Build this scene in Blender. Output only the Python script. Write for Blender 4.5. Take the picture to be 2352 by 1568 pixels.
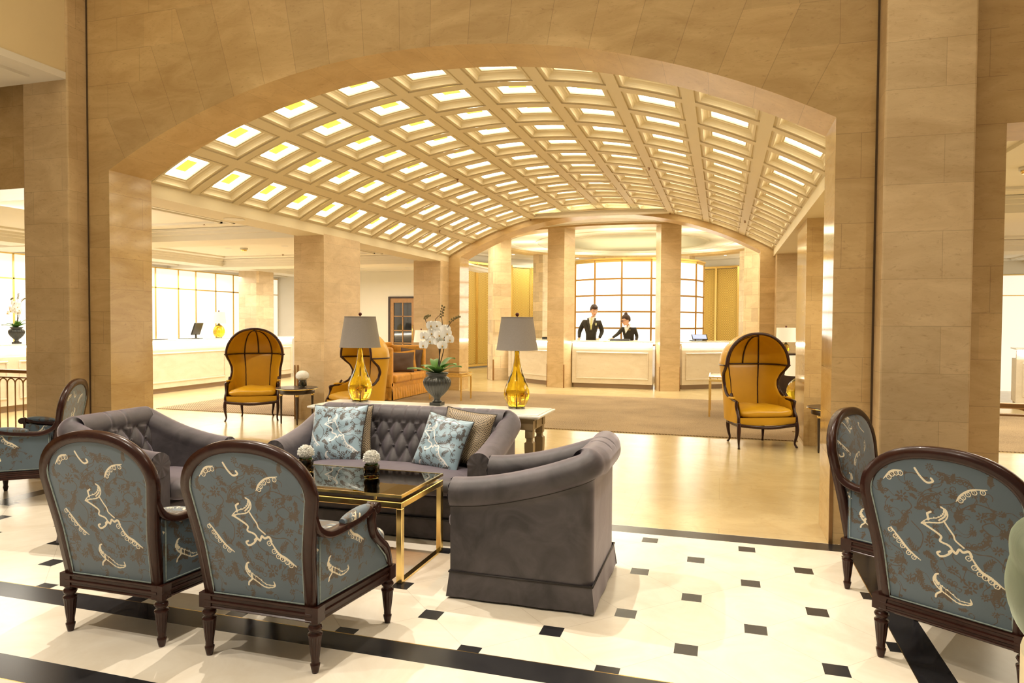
import bpy, math, random
import numpy as np
from mathutils import Vector, Matrix
random.seed(7)
PI = math.pi
sc = bpy.context.scene
COL = sc.collection
for o in list(bpy.data.objects): bpy.data.objects.remove(o)

# ---------------------------------------------------------------- camera
CAM = (0.0, 0.0, 1.45)
cd = bpy.data.cameras.new('camera')
cd.sensor_width = 36.0
cd.lens = 36.0 * 1598.4 / 2352.0
cd.clip_start = 0.05; cd.clip_end = 100
cam = bpy.data.objects.new('camera', cd)
R_ = Vector((0.95744841, 0.28854517, 0.00585109))
U_ = Vector((-0.01356221, 0.02473218, 0.99960211))
F_ = Vector((-0.28828565, 0.95714681, -0.02759309))
m = Matrix(((R_.x, U_.x, -F_.x, CAM[0]), (R_.y, U_.y, -F_.y, CAM[1]), (R_.z, U_.z, -F_.z, CAM[2]), (0, 0, 0, 1)))
cam.matrix_world = m
COL.objects.link(cam)
sc.camera = cam

# ---------------------------------------------------------------- world, colour, light
w = bpy.data.worlds.new('world'); sc.world = w; w.use_nodes = True
w.node_tree.nodes['Background'].inputs[0].default_value = (1.0, 0.86, 0.66, 1)
w.node_tree.nodes['Background'].inputs[1].default_value = 0.17
vs = sc.view_settings
vs.view_transform = 'Standard'; vs.look = 'None'; vs.gamma = 1.0; vs.use_curve_mapping = False
vs.exposure = 0.55
try:
    sc.cycles.use_denoising = True
    sc.cycles.max_bounces = 6; sc.cycles.diffuse_bounces = 3; sc.cycles.glossy_bounces = 3
    sc.cycles.transmission_bounces = 6; sc.cycles.transparent_max_bounces = 8
    sc.cycles.caustics_reflective = False; sc.cycles.caustics_refractive = False
    sc.cycles.sample_clamp_indirect = 4.0
    sc.cycles.use_adaptive_sampling = True; sc.cycles.adaptive_threshold = .03; sc.cycles.adaptive_min_samples = 12
except Exception: pass

WARM = (1.0, 0.86, 0.58)
WARM2 = (1.0, 0.915, 0.72)
def area(name, loc, size, power, color=WARM, rot=(0, 0, 0), spread=None):
    l = bpy.data.lights.new(name, 'AREA'); l.shape = 'RECTANGLE'; l.size = size[0]; l.size_y = size[1]
    l.energy = power; l.color = color
    if spread: l.spread = spread
    o = bpy.data.objects.new(name, l); o.location = loc; o.rotation_euler = rot; COL.objects.link(o); return o
def spot(name, loc, target, power, angle=60, blend=0.25, radius=0.03, color=(1.0, 0.895, 0.76)):
    l = bpy.data.lights.new(name, 'SPOT'); l.energy = power; l.spot_size = math.radians(angle); l.spot_blend = blend
    l.shadow_soft_size = radius; l.color = color
    o = bpy.data.objects.new(name, l); o.location = loc
    o.rotation_euler = (Vector(target) - Vector(loc)).to_track_quat('-Z', 'Y').to_euler()
    COL.objects.link(o); return o
# high ceiling spots of the hall (cast the crisp overlapping shadows)
K1, K2, K3 = 1.15, .44, .36
spot('hall_spot', (-3.9, 4.5, 5.2), (-2.7, 2.1, 0), 330 * K1, 82, 0.35, .022)
spot('hall_spot', (-1.3, 4.5, 5.2), (-0.9, 2.3, 0), 290 * K1, 80, 0.35, .022)
spot('hall_spot', (1.9, 1.6, 5.2), (-0.2, 3.1, 0), 95 * K1, 70, 0.35, .022)
spot('hall_spot', (-2.6, 0.2, 5.2), (-2.2, 2.2, 0), 230 * K1, 72, 0.35, .022)
spot('hall_spot', (1.0, 4.4, 5.2), (0.9, 2.7, 0), 110 * K1, 66, 0.35, .022)
spot('hall_spot', (-4.6, 0.6, 5.2), (-3.4, 1.9, 0), 170 * K1, 80, 0.35, .022)
area('hall_fill', (-2.3, 2.6, 5.2), (9, 2.5), 60, WARM)
# vaulted lounge
area('lounge_fill', (-2.3, 9.6, 3.2), (4.2, 7.0), 14 * K2, WARM2)
spot('lounge_fill_spot', (-6.6, 7.2, 2.6), (-6.5, 8.6, 0.4), 110 * K2, 70, 0.5)  # spots added to brighten the canopy chair seats
spot('lounge_fill_spot', (1.0, 7.0, 2.6), (.5, 8.7, 0.4), 75 * K2, 70, 0.5)
spot('lounge_fill_spot', (-4.6, 7.2, 2.9), (-4.9, 8.8, 0.4), 70 * K2, 60, 0.5)
# left wing
for y in (7.2, 11.2, 15.0):
    area('wing_light', (-9.0, y, 2.62), (2.6, 2.2), 150 * K2, (1, .94, .82))
area('wing_fill', (-8.6, 7.1, 1.9), (2.2, 1.4), 18, (1, .92, .78), rot=(0, -PI / 2, 0))  # added area light, brightens the right jamb and pier faces
area('desk_wash', (-11.9, 11.5, 2.55), (0.6, 8.0), 150 * K2, (1, .95, .86))
# right wing
for y in (7.4, 11.6):
    area('wing_light', (3.6, y, 2.62), (2.6, 2.4), 190 * K2, WARM2)
# rotunda
area('desk_floor_fill', (-2.3, 14.75, 3.35), (5.0, .5), 14, (1, .93, .74), spread=math.radians(60))  # added light that whitens the floor before the rotunda desks
area('desk_floor_fill', (-9.75, 11.0, 2.62), (.5, 8.0), 34, (1, .95, .82), rot=(0, -.12, 0), spread=math.radians(70))  # added light along the floor of the left wing desk
area('rotunda_light', (-2.3, 16.6, 3.5), (3.6, 1.2), 110 * K3, (1, .90, .66))
for a in range(0, 360, 45):
    r = 4.7
    area('rotunda_ring_light', (-2.3 + r * math.sin(math.radians(a)), 19 - r * math.cos(math.radians(a)), 3.5), (.9, .9), 85 * K3, (1, .90, .66))
area('rotunda_up_fill', (-2.3, 19.0, 3.10), (2.6, 2.6), 24, (1, .88, .50), rot=(PI, 0, 0))  # unseen light added above the drum to brighten the ceiling
for a in range(18, 378, 36):
    area('rotunda_ceiling_fill', (-2.3 + 2.9 * math.sin(math.radians(a + 18)), 19 - 2.9 * math.cos(math.radians(a + 18)), 3.2), (.8, .3), 4, (1, .90, .55), rot=(PI, 0, 0))  # unseen upward lights added in a ring to brighten the rotunda ceiling

# ---------------------------------------------------------------- material helpers
MATS = {}
def newmat(name):
    mt = bpy.data.materials.new(name); mt.use_nodes = True; MATS[name] = mt
    nt = mt.node_tree; b = nt.nodes['Principled BSDF']
    return mt, nt, b
def N(nt, typ, **kw):
    n = nt.nodes.new(typ)
    for k, v in kw.items():
        if k.startswith('i_'):
            key = k[2:]; key = int(key) if key.isdigit() else key.replace('_', ' ')
            n.inputs[key].default_value = v
        else: setattr(n, k, v)
    return n
def L(nt, a, b): nt.links.new(a, b)
def c4(c): return (c[0], c[1], c[2], 1)
def simple(name, color, rough=.5, metal=0, sheen=0, noise=0.0, nscale=8, coat=0, spec=None, emit=None, estr=0, trans=0, ior=1.45, bump=0, alpha=1, subs=0):
    mt, nt, b = newmat(name)
    b.inputs['Roughness'].default_value = rough; b.inputs['Metallic'].default_value = metal
    b.inputs['Sheen Weight'].default_value = sheen
    if sheen: b.inputs['Sheen Roughness'].default_value = .35; b.inputs['Sheen Tint'].default_value = (1, .95, .9, 1)
    b.inputs['Coat Weight'].default_value = coat
    b.inputs['IOR'].default_value = ior
    b.inputs['Transmission Weight'].default_value = trans
    if spec is not None: b.inputs['Specular IOR Level'].default_value = spec
    if emit: b.inputs['Emission Color'].default_value = c4(emit); b.inputs['Emission Strength'].default_value = estr
    tc = N(nt, 'ShaderNodeTexCoord')
    nz = N(nt, 'ShaderNodeTexNoise', i_Scale=nscale, i_Detail=5.0)
    L(nt, tc.outputs['Object'], nz.inputs['Vector'])
    mx = N(nt, 'ShaderNodeMix', data_type='RGBA')
    mx.inputs['A'].default_value = c4([max(0, x * (1 - noise)) for x in color]); mx.inputs['B'].default_value = c4([min(1, x * (1 + noise)) for x in color])
    L(nt, nz.outputs['Fac'], mx.inputs['Factor']); L(nt, mx.outputs['Result'], b.inputs['Base Color'])
    if bump:
        bp = N(nt, 'ShaderNodeBump', i_Strength=bump, i_Distance=.01); L(nt, nz.outputs['Fac'], bp.inputs['Height']); L(nt, bp.outputs['Normal'], b.inputs['Normal'])
    return mt
def ramp(nt, stops):
    r = N(nt, 'ShaderNodeValToRGB'); e = r.color_ramp.elements
    while len(e) < len(stops): e.new(.5)
    for x, (p, c) in zip(e, stops): x.position = p; x.color = c4(c)
    return r
def math_(nt, op, a, b=None, c=None, clamp=False):
    n = N(nt, 'ShaderNodeMath', operation=op); n.use_clamp = clamp
    for i, v in enumerate((a, b, c)):
        if v is None: continue
        if isinstance(v, (int, float)): n.inputs[i].default_value = v
        else: L(nt, v, n.inputs[i])
    return n.outputs[0]
def stone_noise(nt, vec, sx=1.0):
    """veined sandstone value 0..1"""
    mp = N(nt, 'ShaderNodeMapping'); mp.inputs['Scale'].default_value = (1.2 * sx, 1.2 * sx, 3.2 * sx); mp.inputs['Rotation'].default_value = (.35, .5, 0)
    L(nt, vec, mp.inputs['Vector'])
    n1 = N(nt, 'ShaderNodeTexNoise', i_Scale=1.6, i_Detail=8.0, i_Roughness=.62, i_Distortion=1.2); L(nt, mp.outputs[0], n1.inputs['Vector'])
    n2 = N(nt, 'ShaderNodeTexNoise', i_Scale=26.0, i_Detail=4.0, i_Roughness=.6, i_Distortion=.6); L(nt, mp.outputs[0], n2.inputs['Vector'])
    n3 = N(nt, 'ShaderNodeTexNoise', i_Scale=7.0, i_Detail=6.0, i_Roughness=.7, i_Distortion=2.5); L(nt, mp.outputs[0], n3.inputs['Vector'])
    return n1.outputs['Fac'], n2.outputs['Fac'], n3.outputs['Fac']
def stone(name, dark, light, vein, bw=.62, bh=.288, mortar=.0019, rough=.36, off=(0, 0), arch=False, var=.4, joint=.32, bump=.12, ior=1.45):
    mt, nt, b = newmat(name)
    tc = N(nt, 'ShaderNodeTexCoord'); uv = N(nt, 'ShaderNodeUVMap')
    a, f, v = stone_noise(nt, tc.outputs['Object'])
    r = ramp(nt, [(.30, dark), (.70, light)]); L(nt, a, r.inputs[0])
    mpo = N(nt, 'ShaderNodeMapping'); mpo.inputs['Location'].default_value = (off[0], off[1], 0); L(nt, uv.outputs[0], mpo.inputs['Vector'])
    bt = N(nt, 'ShaderNodeTexBrick'); bt.offset = .37; bt.squash = 1.0
    bt.inputs['Scale'].default_value = 1; bt.inputs['Brick Width'].default_value = bw; bt.inputs['Row Height'].default_value = bh
    bt.inputs['Mortar Size'].default_value = mortar; bt.inputs['Mortar Smooth'].default_value = .2; bt.inputs['Bias'].default_value = 0
    bt.inputs['Color1'].default_value = (0, 0, 0, 1); bt.inputs['Color2'].default_value = (1, 1, 1, 1); bt.inputs['Mortar'].default_value = (.5, .5, .5, 1)
    L(nt, mpo.outputs[0], bt.inputs['Vector'])
    jointfac = bt.outputs['Fac']; idcol = bt.outputs['Color']
    if arch:
        sx = N(nt, 'ShaderNodeSeparateXYZ'); L(nt, uv.outputs[0], sx.inputs[0])
        X = math_(nt, 'ABSOLUTE', math_(nt, 'ADD', sx.outputs[0], 2.297)); Z = sx.outputs[1]
        th = math_(nt, 'ARCTAN2', X, math_(nt, 'ADD', Z, 2.705))
        th0 = math.atan2(2.99, 2.795 + 2.705)
        rr = math_(nt, 'MULTIPLY', math_(nt, 'SUBTRACT', th0, th), 6.26 / .31)
        rr = math_(nt, 'ADD', rr, .35)
        zz = math_(nt, 'DIVIDE', math_(nt, 'SUBTRACT', Z, 2.684), .29)
        kr = math_(nt, 'ROUND', rr); kz = math_(nt, 'ROUND', zz)
        dr = math_(nt, 'ABSOLUTE', math_(nt, 'SUBTRACT', rr, kr)); dz = math_(nt, 'ABSOLUTE', math_(nt, 'SUBTRACT', zz, kz))
        # radial joint visible while z index below its own course
        vis_r = math_(nt, 'MULTIPLY', math_(nt, 'LESS_THAN', zz, math_(nt, 'ADD', kr, 1.0)), math_(nt, 'GREATER_THAN', kr, .5))
        vis_z = math_(nt, 'LESS_THAN', rr, math_(nt, 'SUBTRACT', kz, 1.0 - .001))
        below = math_(nt, 'LESS_THAN', zz, .5)
        vis_z = math_(nt, 'MAXIMUM', vis_z, below)
        jr = math_(nt, 'MULTIPLY', math_(nt, 'LESS_THAN', dr, .008), vis_r)
        jr = math_(nt, 'MULTIPLY', jr, math_(nt, 'SUBTRACT', 1.0, below))
        jz = math_(nt, 'MULTIPLY', math_(nt, 'LESS_THAN', dz, .008), vis_z)
        cs = math_(nt, 'FLOOR', rr); cz = math_(nt, 'FLOOR', zz)
        insector = math_(nt, 'LESS_THAN', zz, math_(nt, 'ADD', cs, 1.0))     # voussoir cell
        insector = math_(nt, 'MULTIPLY', insector, math_(nt, 'GREATER_THAN', zz, 0.0))
        # vertical joints in the coursed part
        sg = math_(nt, 'SIGN', math_(nt, 'ADD', sx.outputs[0], 2.297))
        xs = math_(nt, 'ADD', math_(nt, 'DIVIDE', sx.outputs[0], .60), math_(nt, 'MULTIPLY', cz, .41))
        dx = math_(nt, 'ABSOLUTE', math_(nt, 'SUBTRACT', xs, math_(nt, 'ROUND', xs)))
        jx = math_(nt, 'MULTIPLY', math_(nt, 'LESS_THAN', dx, .0035), math_(nt, 'SUBTRACT', 1.0, insector))
        jj = math_(nt, 'MAXIMUM', math_(nt, 'MAXIMUM', jr, jz), jx); jointfac = jj
        cid = N(nt, 'ShaderNodeCombineXYZ')
        idv = math_(nt, 'ADD', math_(nt, 'MULTIPLY', insector, cs), math_(nt, 'MULTIPLY', math_(nt, 'SUBTRACT', 1.0, insector), math_(nt, 'ADD', math_(nt, 'MULTIPLY', cz, 7.3), math_(nt, 'FLOOR', math_(nt, 'ADD', xs, .5)))))
        L(nt, idv, cid.inputs[0]); L(nt, math_(nt, 'MULTIPLY', sg, insector), cid.inputs[1])
        wn = N(nt, 'ShaderNodeTexWhiteNoise'); L(nt, cid.outputs[0], wn.inputs['Vector'])
        idcol = wn.outputs['Value']
    # per block tone
    bw_ = N(nt, 'ShaderNodeRGBToBW'); L(nt, idcol, bw_.inputs[0])
    tone = math_(nt, 'ADD', 1.0 - var * .16, math_(nt, 'MULTIPLY', bw_.outputs[0], var * .32))
    m1 = N(nt, 'ShaderNodeMix', data_type='RGBA', blend_type='MULTIPLY'); m1.inputs['Factor'].default_value = 1
    L(nt, r.outputs[0], m1.inputs['A']); cmb = N(nt, 'ShaderNodeCombineXYZ')
    for i in range(3): L(nt, tone, cmb.inputs[i])
    L(nt, cmb.outputs[0], m1.inputs['B'])
    # veins and pits
    rv = ramp(nt, [(.54, (0, 0, 0)), (.72, (1, 1, 1))]); L(nt, v, rv.inputs[0])
    rf = ramp(nt, [(.35, (0, 0, 0)), (.75, (1, 1, 1))]); L(nt, f, rf.inputs[0])
    m2 = N(nt, 'ShaderNodeMix', data_type='RGBA'); L(nt, math_(nt, 'MULTIPLY', math_(nt, 'MULTIPLY', rv.outputs[0], rf.outputs[0]), .95), m2.inputs['Factor'])
    L(nt, m1.outputs['Result'], m2.inputs['A']); m2.inputs['B'].default_value = c4(vein)
    m3 = N(nt, 'ShaderNodeMix', data_type='RGBA'); L(nt, math_(nt, 'MULTIPLY', jointfac, joint), m3.inputs['Factor'])
    L(nt, m2.outputs['Result'], m3.inputs['A']); m3.inputs['B'].default_value = c4([x * .45 for x in vein])
    L(nt, m3.outputs['Result'], b.inputs['Base Color'])
    b.inputs['Roughness'].default_value = rough
    b.inputs['IOR'].default_value = ior
    bp = N(nt, 'ShaderNodeBump', i_Strength=bump, i_Distance=.004); L(nt, f, bp.inputs['Height']); L(nt, bp.outputs['Normal'], b.inputs['Normal'])
    return mt
SD, SL, SV = (.53, .345, .145), (.69, .490, .235), (.35, .19, .085)
M_STONE = stone('sandstone_blocks', SD, SL, SV, off=(0, .0))
M_ARCH = stone('sandstone_arch', SD, SL, SV, arch=True)
M_STONE_P = stone('sandstone_pilaster', (.56, .395, .205), (.72, .54, .31), SV, bw=.9, bh=.288, off=(.2, .0))
M_STONE_L = stone('pale_limestone_blocks', (.66, .50, .30), (.82, .66, .44), (.45, .30, .16), bw=.42, bh=.30, mortar=.004, var=.9)
M_DESK = stone('travertine_panel', (.70, .60, .45), (.80, .71, .57), (.55, .43, .28), bw=9, bh=9, mortar=0, var=0)
M_STONE_POL = stone('sandstone_polished', SD, SL, SV, rough=.10, bump=.02, ior=1.65)
M_INTR = stone('sandstone_soffit', SD, SL, SV, bw=.31, bh=2.0, off=(0, .3))
M_PLASTER = simple('cream_plaster', (.88, .82, .70), .75, noise=.03, nscale=3)
M_PLASTER_Y = simple('golden_plaster', (.84, .68, .40), .8, noise=.04, nscale=3)
M_VAULT = simple('vault_stucco', (.80, .69, .47), .62, noise=.04, nscale=2.5, bump=.04)
M_EMIT = simple('lit_opal_panel', (.9, .9, .85), .4, emit=(1, .96, .86), estr=1.7)
M_EMITC = simple('coffer_opal_glass', (.9, .88, .8), .4, emit=(1, .93, .74), estr=5.0)
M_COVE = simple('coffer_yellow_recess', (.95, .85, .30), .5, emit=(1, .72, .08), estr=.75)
M_LED = simple('led_strip', (1, 1, 1), .4, emit=(1, .93, .78), estr=30)
M_DOWN = simple('downlight_lens', (1, 1, 1), .4, emit=(1, .95, .8), estr=12)
M_WALLP = simple('pale_wall_panel', (.86, .82, .72), .5, noise=.03, nscale=2, emit=(1, .95, .84), estr=.45)
M_GOLD = simple('brushed_gold', (.80, .58, .20), .32, 1, noise=.08, nscale=20)
M_BRASS = simple('polished_brass', (.93, .70, .28), .16, 1, noise=.05, nscale=14)
M_BRONZE = simple('aged_bronze', (.36, .20, .08), .38, .85, noise=.2, nscale=10)
M_WOOD = simple('dark_mahogany', (.034, .011, .007), .26, noise=.35, nscale=22, coat=.12, bump=.05, spec=.35)
M_WOODB = simple('ebonised_walnut', (.035, .020, .014), .34, noise=.3, nscale=20, coat=.3)
M_WOODO = simple('golden_oak', (.42, .22, .075), .4, noise=.25, nscale=18)
M_TAUPE = simple('taupe_painted_wood', (.29, .205, .105), .42, noise=.12, nscale=18)
M_MARBLE = simple('cream_marble_top', (.93, .89, .80), .22, noise=.04, nscale=5, coat=.3)
M_VELVET = None
M_SHADE = simple('grey_linen_shade', (.30, .265, .23), .85, noise=.10, nscale=120, bump=.05)
M_SHADEW = simple('ivory_linen_shade', (.80, .72, .60), .8, noise=.05, nscale=90, emit=(1, .85, .6), estr=.25)
M_AMBER = None
M_URN = simple('bronzed_urn', (.055, .055, .048), .36, .35, noise=.4, nscale=14, coat=.2)
M_LEAF = simple('orchid_leaf', (.085, .23, .028), .35, noise=.45, nscale=6, coat=.25)
M_STEM = simple('dark_stem', (.045, .030, .020), .5, noise=.3, nscale=20)
M_PETAL = simple('white_petal', (.96, .94, .88), .55, noise=.05, nscale=20, subs=.2)
M_LIP = simple('orchid_lip', (.55, .33, .08), .5, noise=.3)
M_BUD = simple('orchid_bud', (.20, .16, .06), .5, noise=.3)
M_BLACK = simple('black_plastic', (.02, .02, .02), .35, noise=.1)
M_SCREEN = simple('tablet_screen', (.1, .12, .2), .2, emit=(.45, .5, .85), estr=.9)
M_SUIT = simple('dark_suit_cloth', (.028, .022, .014), .8, noise=.2, nscale=60, sheen=.2)
M_SHIRT = simple('white_shirt_cloth', (.82, .80, .74), .7, noise=.03)
M_TIE = simple('yellow_striped_tie', (.62, .60, .25), .5, noise=.4, nscale=60)
M_SKIN = simple('skin', (.72, .42, .27), .5, noise=.05, nscale=20)
M_HAIR = simple('dark_brown_hair', (.035, .014, .008), .45, noise=.4, nscale=60)
M_GLASSES = simple('brown_glasses_frame', (.12, .02, .01), .3)
M_PIN = simple('finial_wood', (.10, .012, .008), .35)
M_DARKGL = simple('dark_window_glass', (.02, .02, .02), .06, noise=.1, coat=.5)
M_METAL = simple('white_metal_trim', (.75, .72, .65), .4)
M_TAN = simple('tan_cushion_linen', (.115, .075, .055), .85, noise=.2, nscale=150, bump=.1)
M_GREEN = None

def velvet(name, base, sheen=1.0, tint=(1, .95, .95), rough=.52, crush=.75, edge=3.7):
    mt, nt, b = newmat(name)
    tc = N(nt, 'ShaderNodeTexCoord'); nz = N(nt, 'ShaderNodeTexNoise', i_Scale=4.6, i_Detail=4.0, i_Roughness=.58, i_Distortion=1.3); L(nt, tc.outputs['Object'], nz.inputs['Vector'])
    r = ramp(nt, [(.34, [x * (1 - crush * .35) for x in base]), (.70, [min(1, x * (1 + crush)) for x in base])]); L(nt, nz.outputs['Fac'], r.inputs[0])
    # pile sheen painted into the colour: brighter where the nap is seen edge-on
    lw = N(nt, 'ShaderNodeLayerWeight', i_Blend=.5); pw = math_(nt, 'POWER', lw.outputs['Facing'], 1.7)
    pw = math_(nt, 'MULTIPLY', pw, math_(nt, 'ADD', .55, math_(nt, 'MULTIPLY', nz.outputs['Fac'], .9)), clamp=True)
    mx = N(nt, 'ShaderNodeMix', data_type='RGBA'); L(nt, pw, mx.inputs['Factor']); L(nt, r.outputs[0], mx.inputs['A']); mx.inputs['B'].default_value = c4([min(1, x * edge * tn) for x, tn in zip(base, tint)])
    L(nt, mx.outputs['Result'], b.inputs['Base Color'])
    b.inputs['Roughness'].default_value = rough; b.inputs['Sheen Weight'].default_value = sheen
    b.inputs['Sheen Roughness'].default_value = .3; b.inputs['Sheen Tint'].default_value = c4([min(1, x_) for x_ in tint])
    bp = N(nt, 'ShaderNodeBump', i_Strength=.25, i_Distance=.01); L(nt, nz.outputs['Fac'], bp.inputs['Height']); L(nt, bp.outputs['Normal'], b.inputs['Normal'])
    return mt
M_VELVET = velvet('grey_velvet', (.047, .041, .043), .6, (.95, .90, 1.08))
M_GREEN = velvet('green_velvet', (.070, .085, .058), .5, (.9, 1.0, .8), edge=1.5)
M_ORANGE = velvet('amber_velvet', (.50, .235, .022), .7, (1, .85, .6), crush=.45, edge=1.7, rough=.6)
M_LEATHER = simple('mustard_leather', (.58, .305, .012), .36, noise=.16, nscale=5, coat=.12, bump=.05)
def glassm(name, color, rough=.02, ior=1.45):
    mt, nt, b = newmat(name)
    b.inputs['Base Color'].default_value = c4(color); b.inputs['Transmission Weight'].default_value = 1; b.inputs['Roughness'].default_value = rough; b.inputs['IOR'].default_value = ior
    nz = N(nt, 'ShaderNodeTexNoise', i_Scale=6.0); bp = N(nt, 'ShaderNodeBump', i_Strength=.02, i_Distance=.01); L(nt, nz.outputs['Fac'], bp.inputs['Height']); L(nt, bp.outputs['Normal'], b.inputs['Normal'])
    return mt
M_AMBER = glassm('amber_glass', (.86, .62, .035))
M_OLIVE = glassm('olive_bronze_glass', (.22, .15, .04))
M_CLEAR = glassm('clear_glass', (.95, .93, .85))
M_GREYGL = glassm('pale_grey_glass', (.55, .52, .42))
# smoked mirror-like table glass
mt, nt, b = newmat('smoked_table_glass')
tr = N(nt, 'ShaderNodeBsdfTransparent'); tr.inputs[0].default_value = (.66, .45, .22, 1)
gl = N(nt, 'ShaderNodeBsdfGlossy'); gl.inputs[0].default_value = (.9, .85, .75, 1); gl.inputs['Roughness'].default_value = .01
fr = N(nt, 'ShaderNodeFresnel'); fr.inputs[0].default_value = 2.1
ms = N(nt, 'ShaderNodeMixShader'); L(nt, fr.outputs[0], ms.inputs[0]); L(nt, tr.outputs[0], ms.inputs[1]); L(nt, gl.outputs[0], ms.inputs[2])
L(nt, ms.outputs[0], nt.nodes['Material Output'].inputs[0]); M_TABLEGL = mt

def weave(name, c1, c2, scale, rough=.9, bump=.5):
    mt, nt, b = newmat(name)
    tc = N(nt, 'ShaderNodeTexCoord'); uv = N(nt, 'ShaderNodeUVMap')
    ck = N(nt, 'ShaderNodeTexWave', i_Scale=scale, i_Distortion=2.2, i_Detail=2.0); ck.inputs['Detail Scale'].default_value = 6; ck.bands_direction = 'DIAGONAL'; L(nt, uv.outputs[0], ck.inputs['Vector'])
    nz = N(nt, 'ShaderNodeTexNoise', i_Scale=75.0, i_Detail=3.0, i_Roughness=.8); L(nt, uv.outputs[0], nz.inputs['Vector'])
    nb = N(nt, 'ShaderNodeTexNoise', i_Scale=1.3, i_Detail=3.0); L(nt, uv.outputs[0], nb.inputs['Vector'])
    f = math_(nt, 'ADD', math_(nt, 'MULTIPLY', ck.outputs['Fac'], .32), math_(nt, 'MULTIPLY', nz.outputs['Fac'], .75))
    f = math_(nt, 'ADD', f, math_(nt, 'MULTIPLY', math_(nt, 'SUBTRACT', nb.outputs['Fac'], .5), .35))
    r = ramp(nt, [(.30, c1), (.62, c2)]); L(nt, f, r.inputs[0]); L(nt, r.outputs[0], b.inputs['Base Color'])
    b.inputs['Roughness'].default_value = rough
    bp = N(nt, 'ShaderNodeBump', i_Strength=bump, i_Distance=.008); L(nt, f, bp.inputs['Height']); L(nt, bp.outputs['Normal'], b.inputs['Normal'])
    return mt
M_RUG = weave('woven_jute_rug', (.075, .040, .015), (.45, .315, .17), 16)
def dots(name, c1, c2, sc_, rough=.5):
    mt, nt, b = newmat(name)
    uv = N(nt, 'ShaderNodeUVMap'); mp = N(nt, 'ShaderNodeMapping'); mp.inputs['Scale'].default_value = (sc_, sc_, sc_); mp.inputs['Rotation'].default_value = (0, 0, .785)
    L(nt, uv.outputs[0], mp.inputs[0]); vo = N(nt, 'ShaderNodeTexVoronoi', i_Scale=1.0, i_Randomness=0.0); L(nt, mp.outputs[0], vo.inputs['Vector'])
    r = ramp(nt, [(.30, c1), (.42, c2)]); L(nt, vo.outputs['Distance'], r.inputs[0]); L(nt, r.outputs[0], b.inputs['Base Color']); b.inputs['Roughness'].default_value = rough
    return mt, nt, b
M_DOTS = dots('dotted_silk', (.035, .022, .018), (.40, .31, .19), 88)[0]
mt, nt, b = dots('bronze_lattice_mesh', (.80, .60, .16), (.38, .22, .04), 26, .4); b.inputs['Metallic'].default_value = .25; M_LATTICE = mt
mt, nt, b = dots('cane_lattice', (.035, .02, .01), (.55, .40, .20), 38, .5); M_CANE = mt

# damask : colours from the woven pattern stored on the cloth (R = brown thread, G = cream thread)
def damask(name, base, brown, cream, rough=.5, sheen=.3, metal=0):
    mt, nt, b = newmat(name)
    at = N(nt, 'ShaderNodeAttribute', attribute_name='weave'); sp = N(nt, 'ShaderNodeSeparateColor'); L(nt, at.outputs['Color'], sp.inputs[0])
    tc = N(nt, 'ShaderNodeTexCoord'); nz = N(nt, 'ShaderNodeTexNoise', i_Scale=5.0, i_Detail=3.0); L(nt, tc.outputs['Object'], nz.inputs['Vector'])
    fi = N(nt, 'ShaderNodeTexNoise', i_Scale=400.0, i_Detail=1.0); L(nt, tc.outputs['Object'], fi.inputs['Vector'])
    r0 = ramp(nt, [(.3, [x * .92 for x in base]), (.7, [x * 1.08 for x in base])]); L(nt, nz.outputs['Fac'], r0.inputs[0])
    k1 = math_(nt, 'MULTIPLY_ADD', sp.outputs[0], 4.0, -1.3, clamp=True)
    k1 = math_(nt, 'MULTIPLY', k1, .88)
    k2 = math_(nt, 'MULTIPLY_ADD', sp.outputs[1], 4.0, -1.3, clamp=True)
    m1 = N(nt, 'ShaderNodeMix', data_type='RGBA'); L(nt, k1, m1.inputs['Factor']); L(nt, r0.outputs[0], m1.inputs['A']); m1.inputs['B'].default_value = c4(brown)
    m2 = N(nt, 'ShaderNodeMix', data_type='RGBA'); L(nt, k2, m2.inputs['Factor']); L(nt, m1.outputs['Result'], m2.inputs['A']); m2.inputs['B'].default_value = c4(cream)
    L(nt, m2.outputs['Result'], b.inputs['Base Color'])
    b.inputs['Roughness'].default_value = rough; b.inputs['Sheen Weight'].default_value = sheen
    h = math_(nt, 'ADD', math_(nt, 'MULTIPLY', k1, .5), math_(nt, 'ADD', k2, math_(nt, 'MULTIPLY', fi.outputs['Fac'], .5)))
    bp = N(nt, 'ShaderNodeBump', i_Strength=.35, i_Distance=.002); L(nt, h, bp.inputs['Height']); L(nt, bp.outputs['Normal'], b.inputs['Normal'])
    return mt
M_DAMASK = damask('blue_damask', (.092, .134, .172), (.085, .054, .026), (.86, .78, .60))
M_SATIN = damask('pale_blue_satin_damask', (.30, .42, .50), (.07, .048, .034), (.85, .84, .82), rough=.24, sheen=.4)

# hall floor : cream marble, black insets, black bands with brass lines
mt, nt, b = newmat('hall_marble_floor')
tc = N(nt, 'ShaderNodeTexCoord'); sp = N(nt, 'ShaderNodeSeparateXYZ'); L(nt, tc.outputs['Object'], sp.inputs[0])
X, Y = sp.outputs[0], sp.outputs[1]
q = .4334486 / math.sqrt(2)
xa = math_(nt, 'DIVIDE', math_(nt, 'SUBTRACT', X, -.43935), q); yb = math_(nt, 'DIVIDE', math_(nt, 'SUBTRACT', Y, 4.68481), q)
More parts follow.
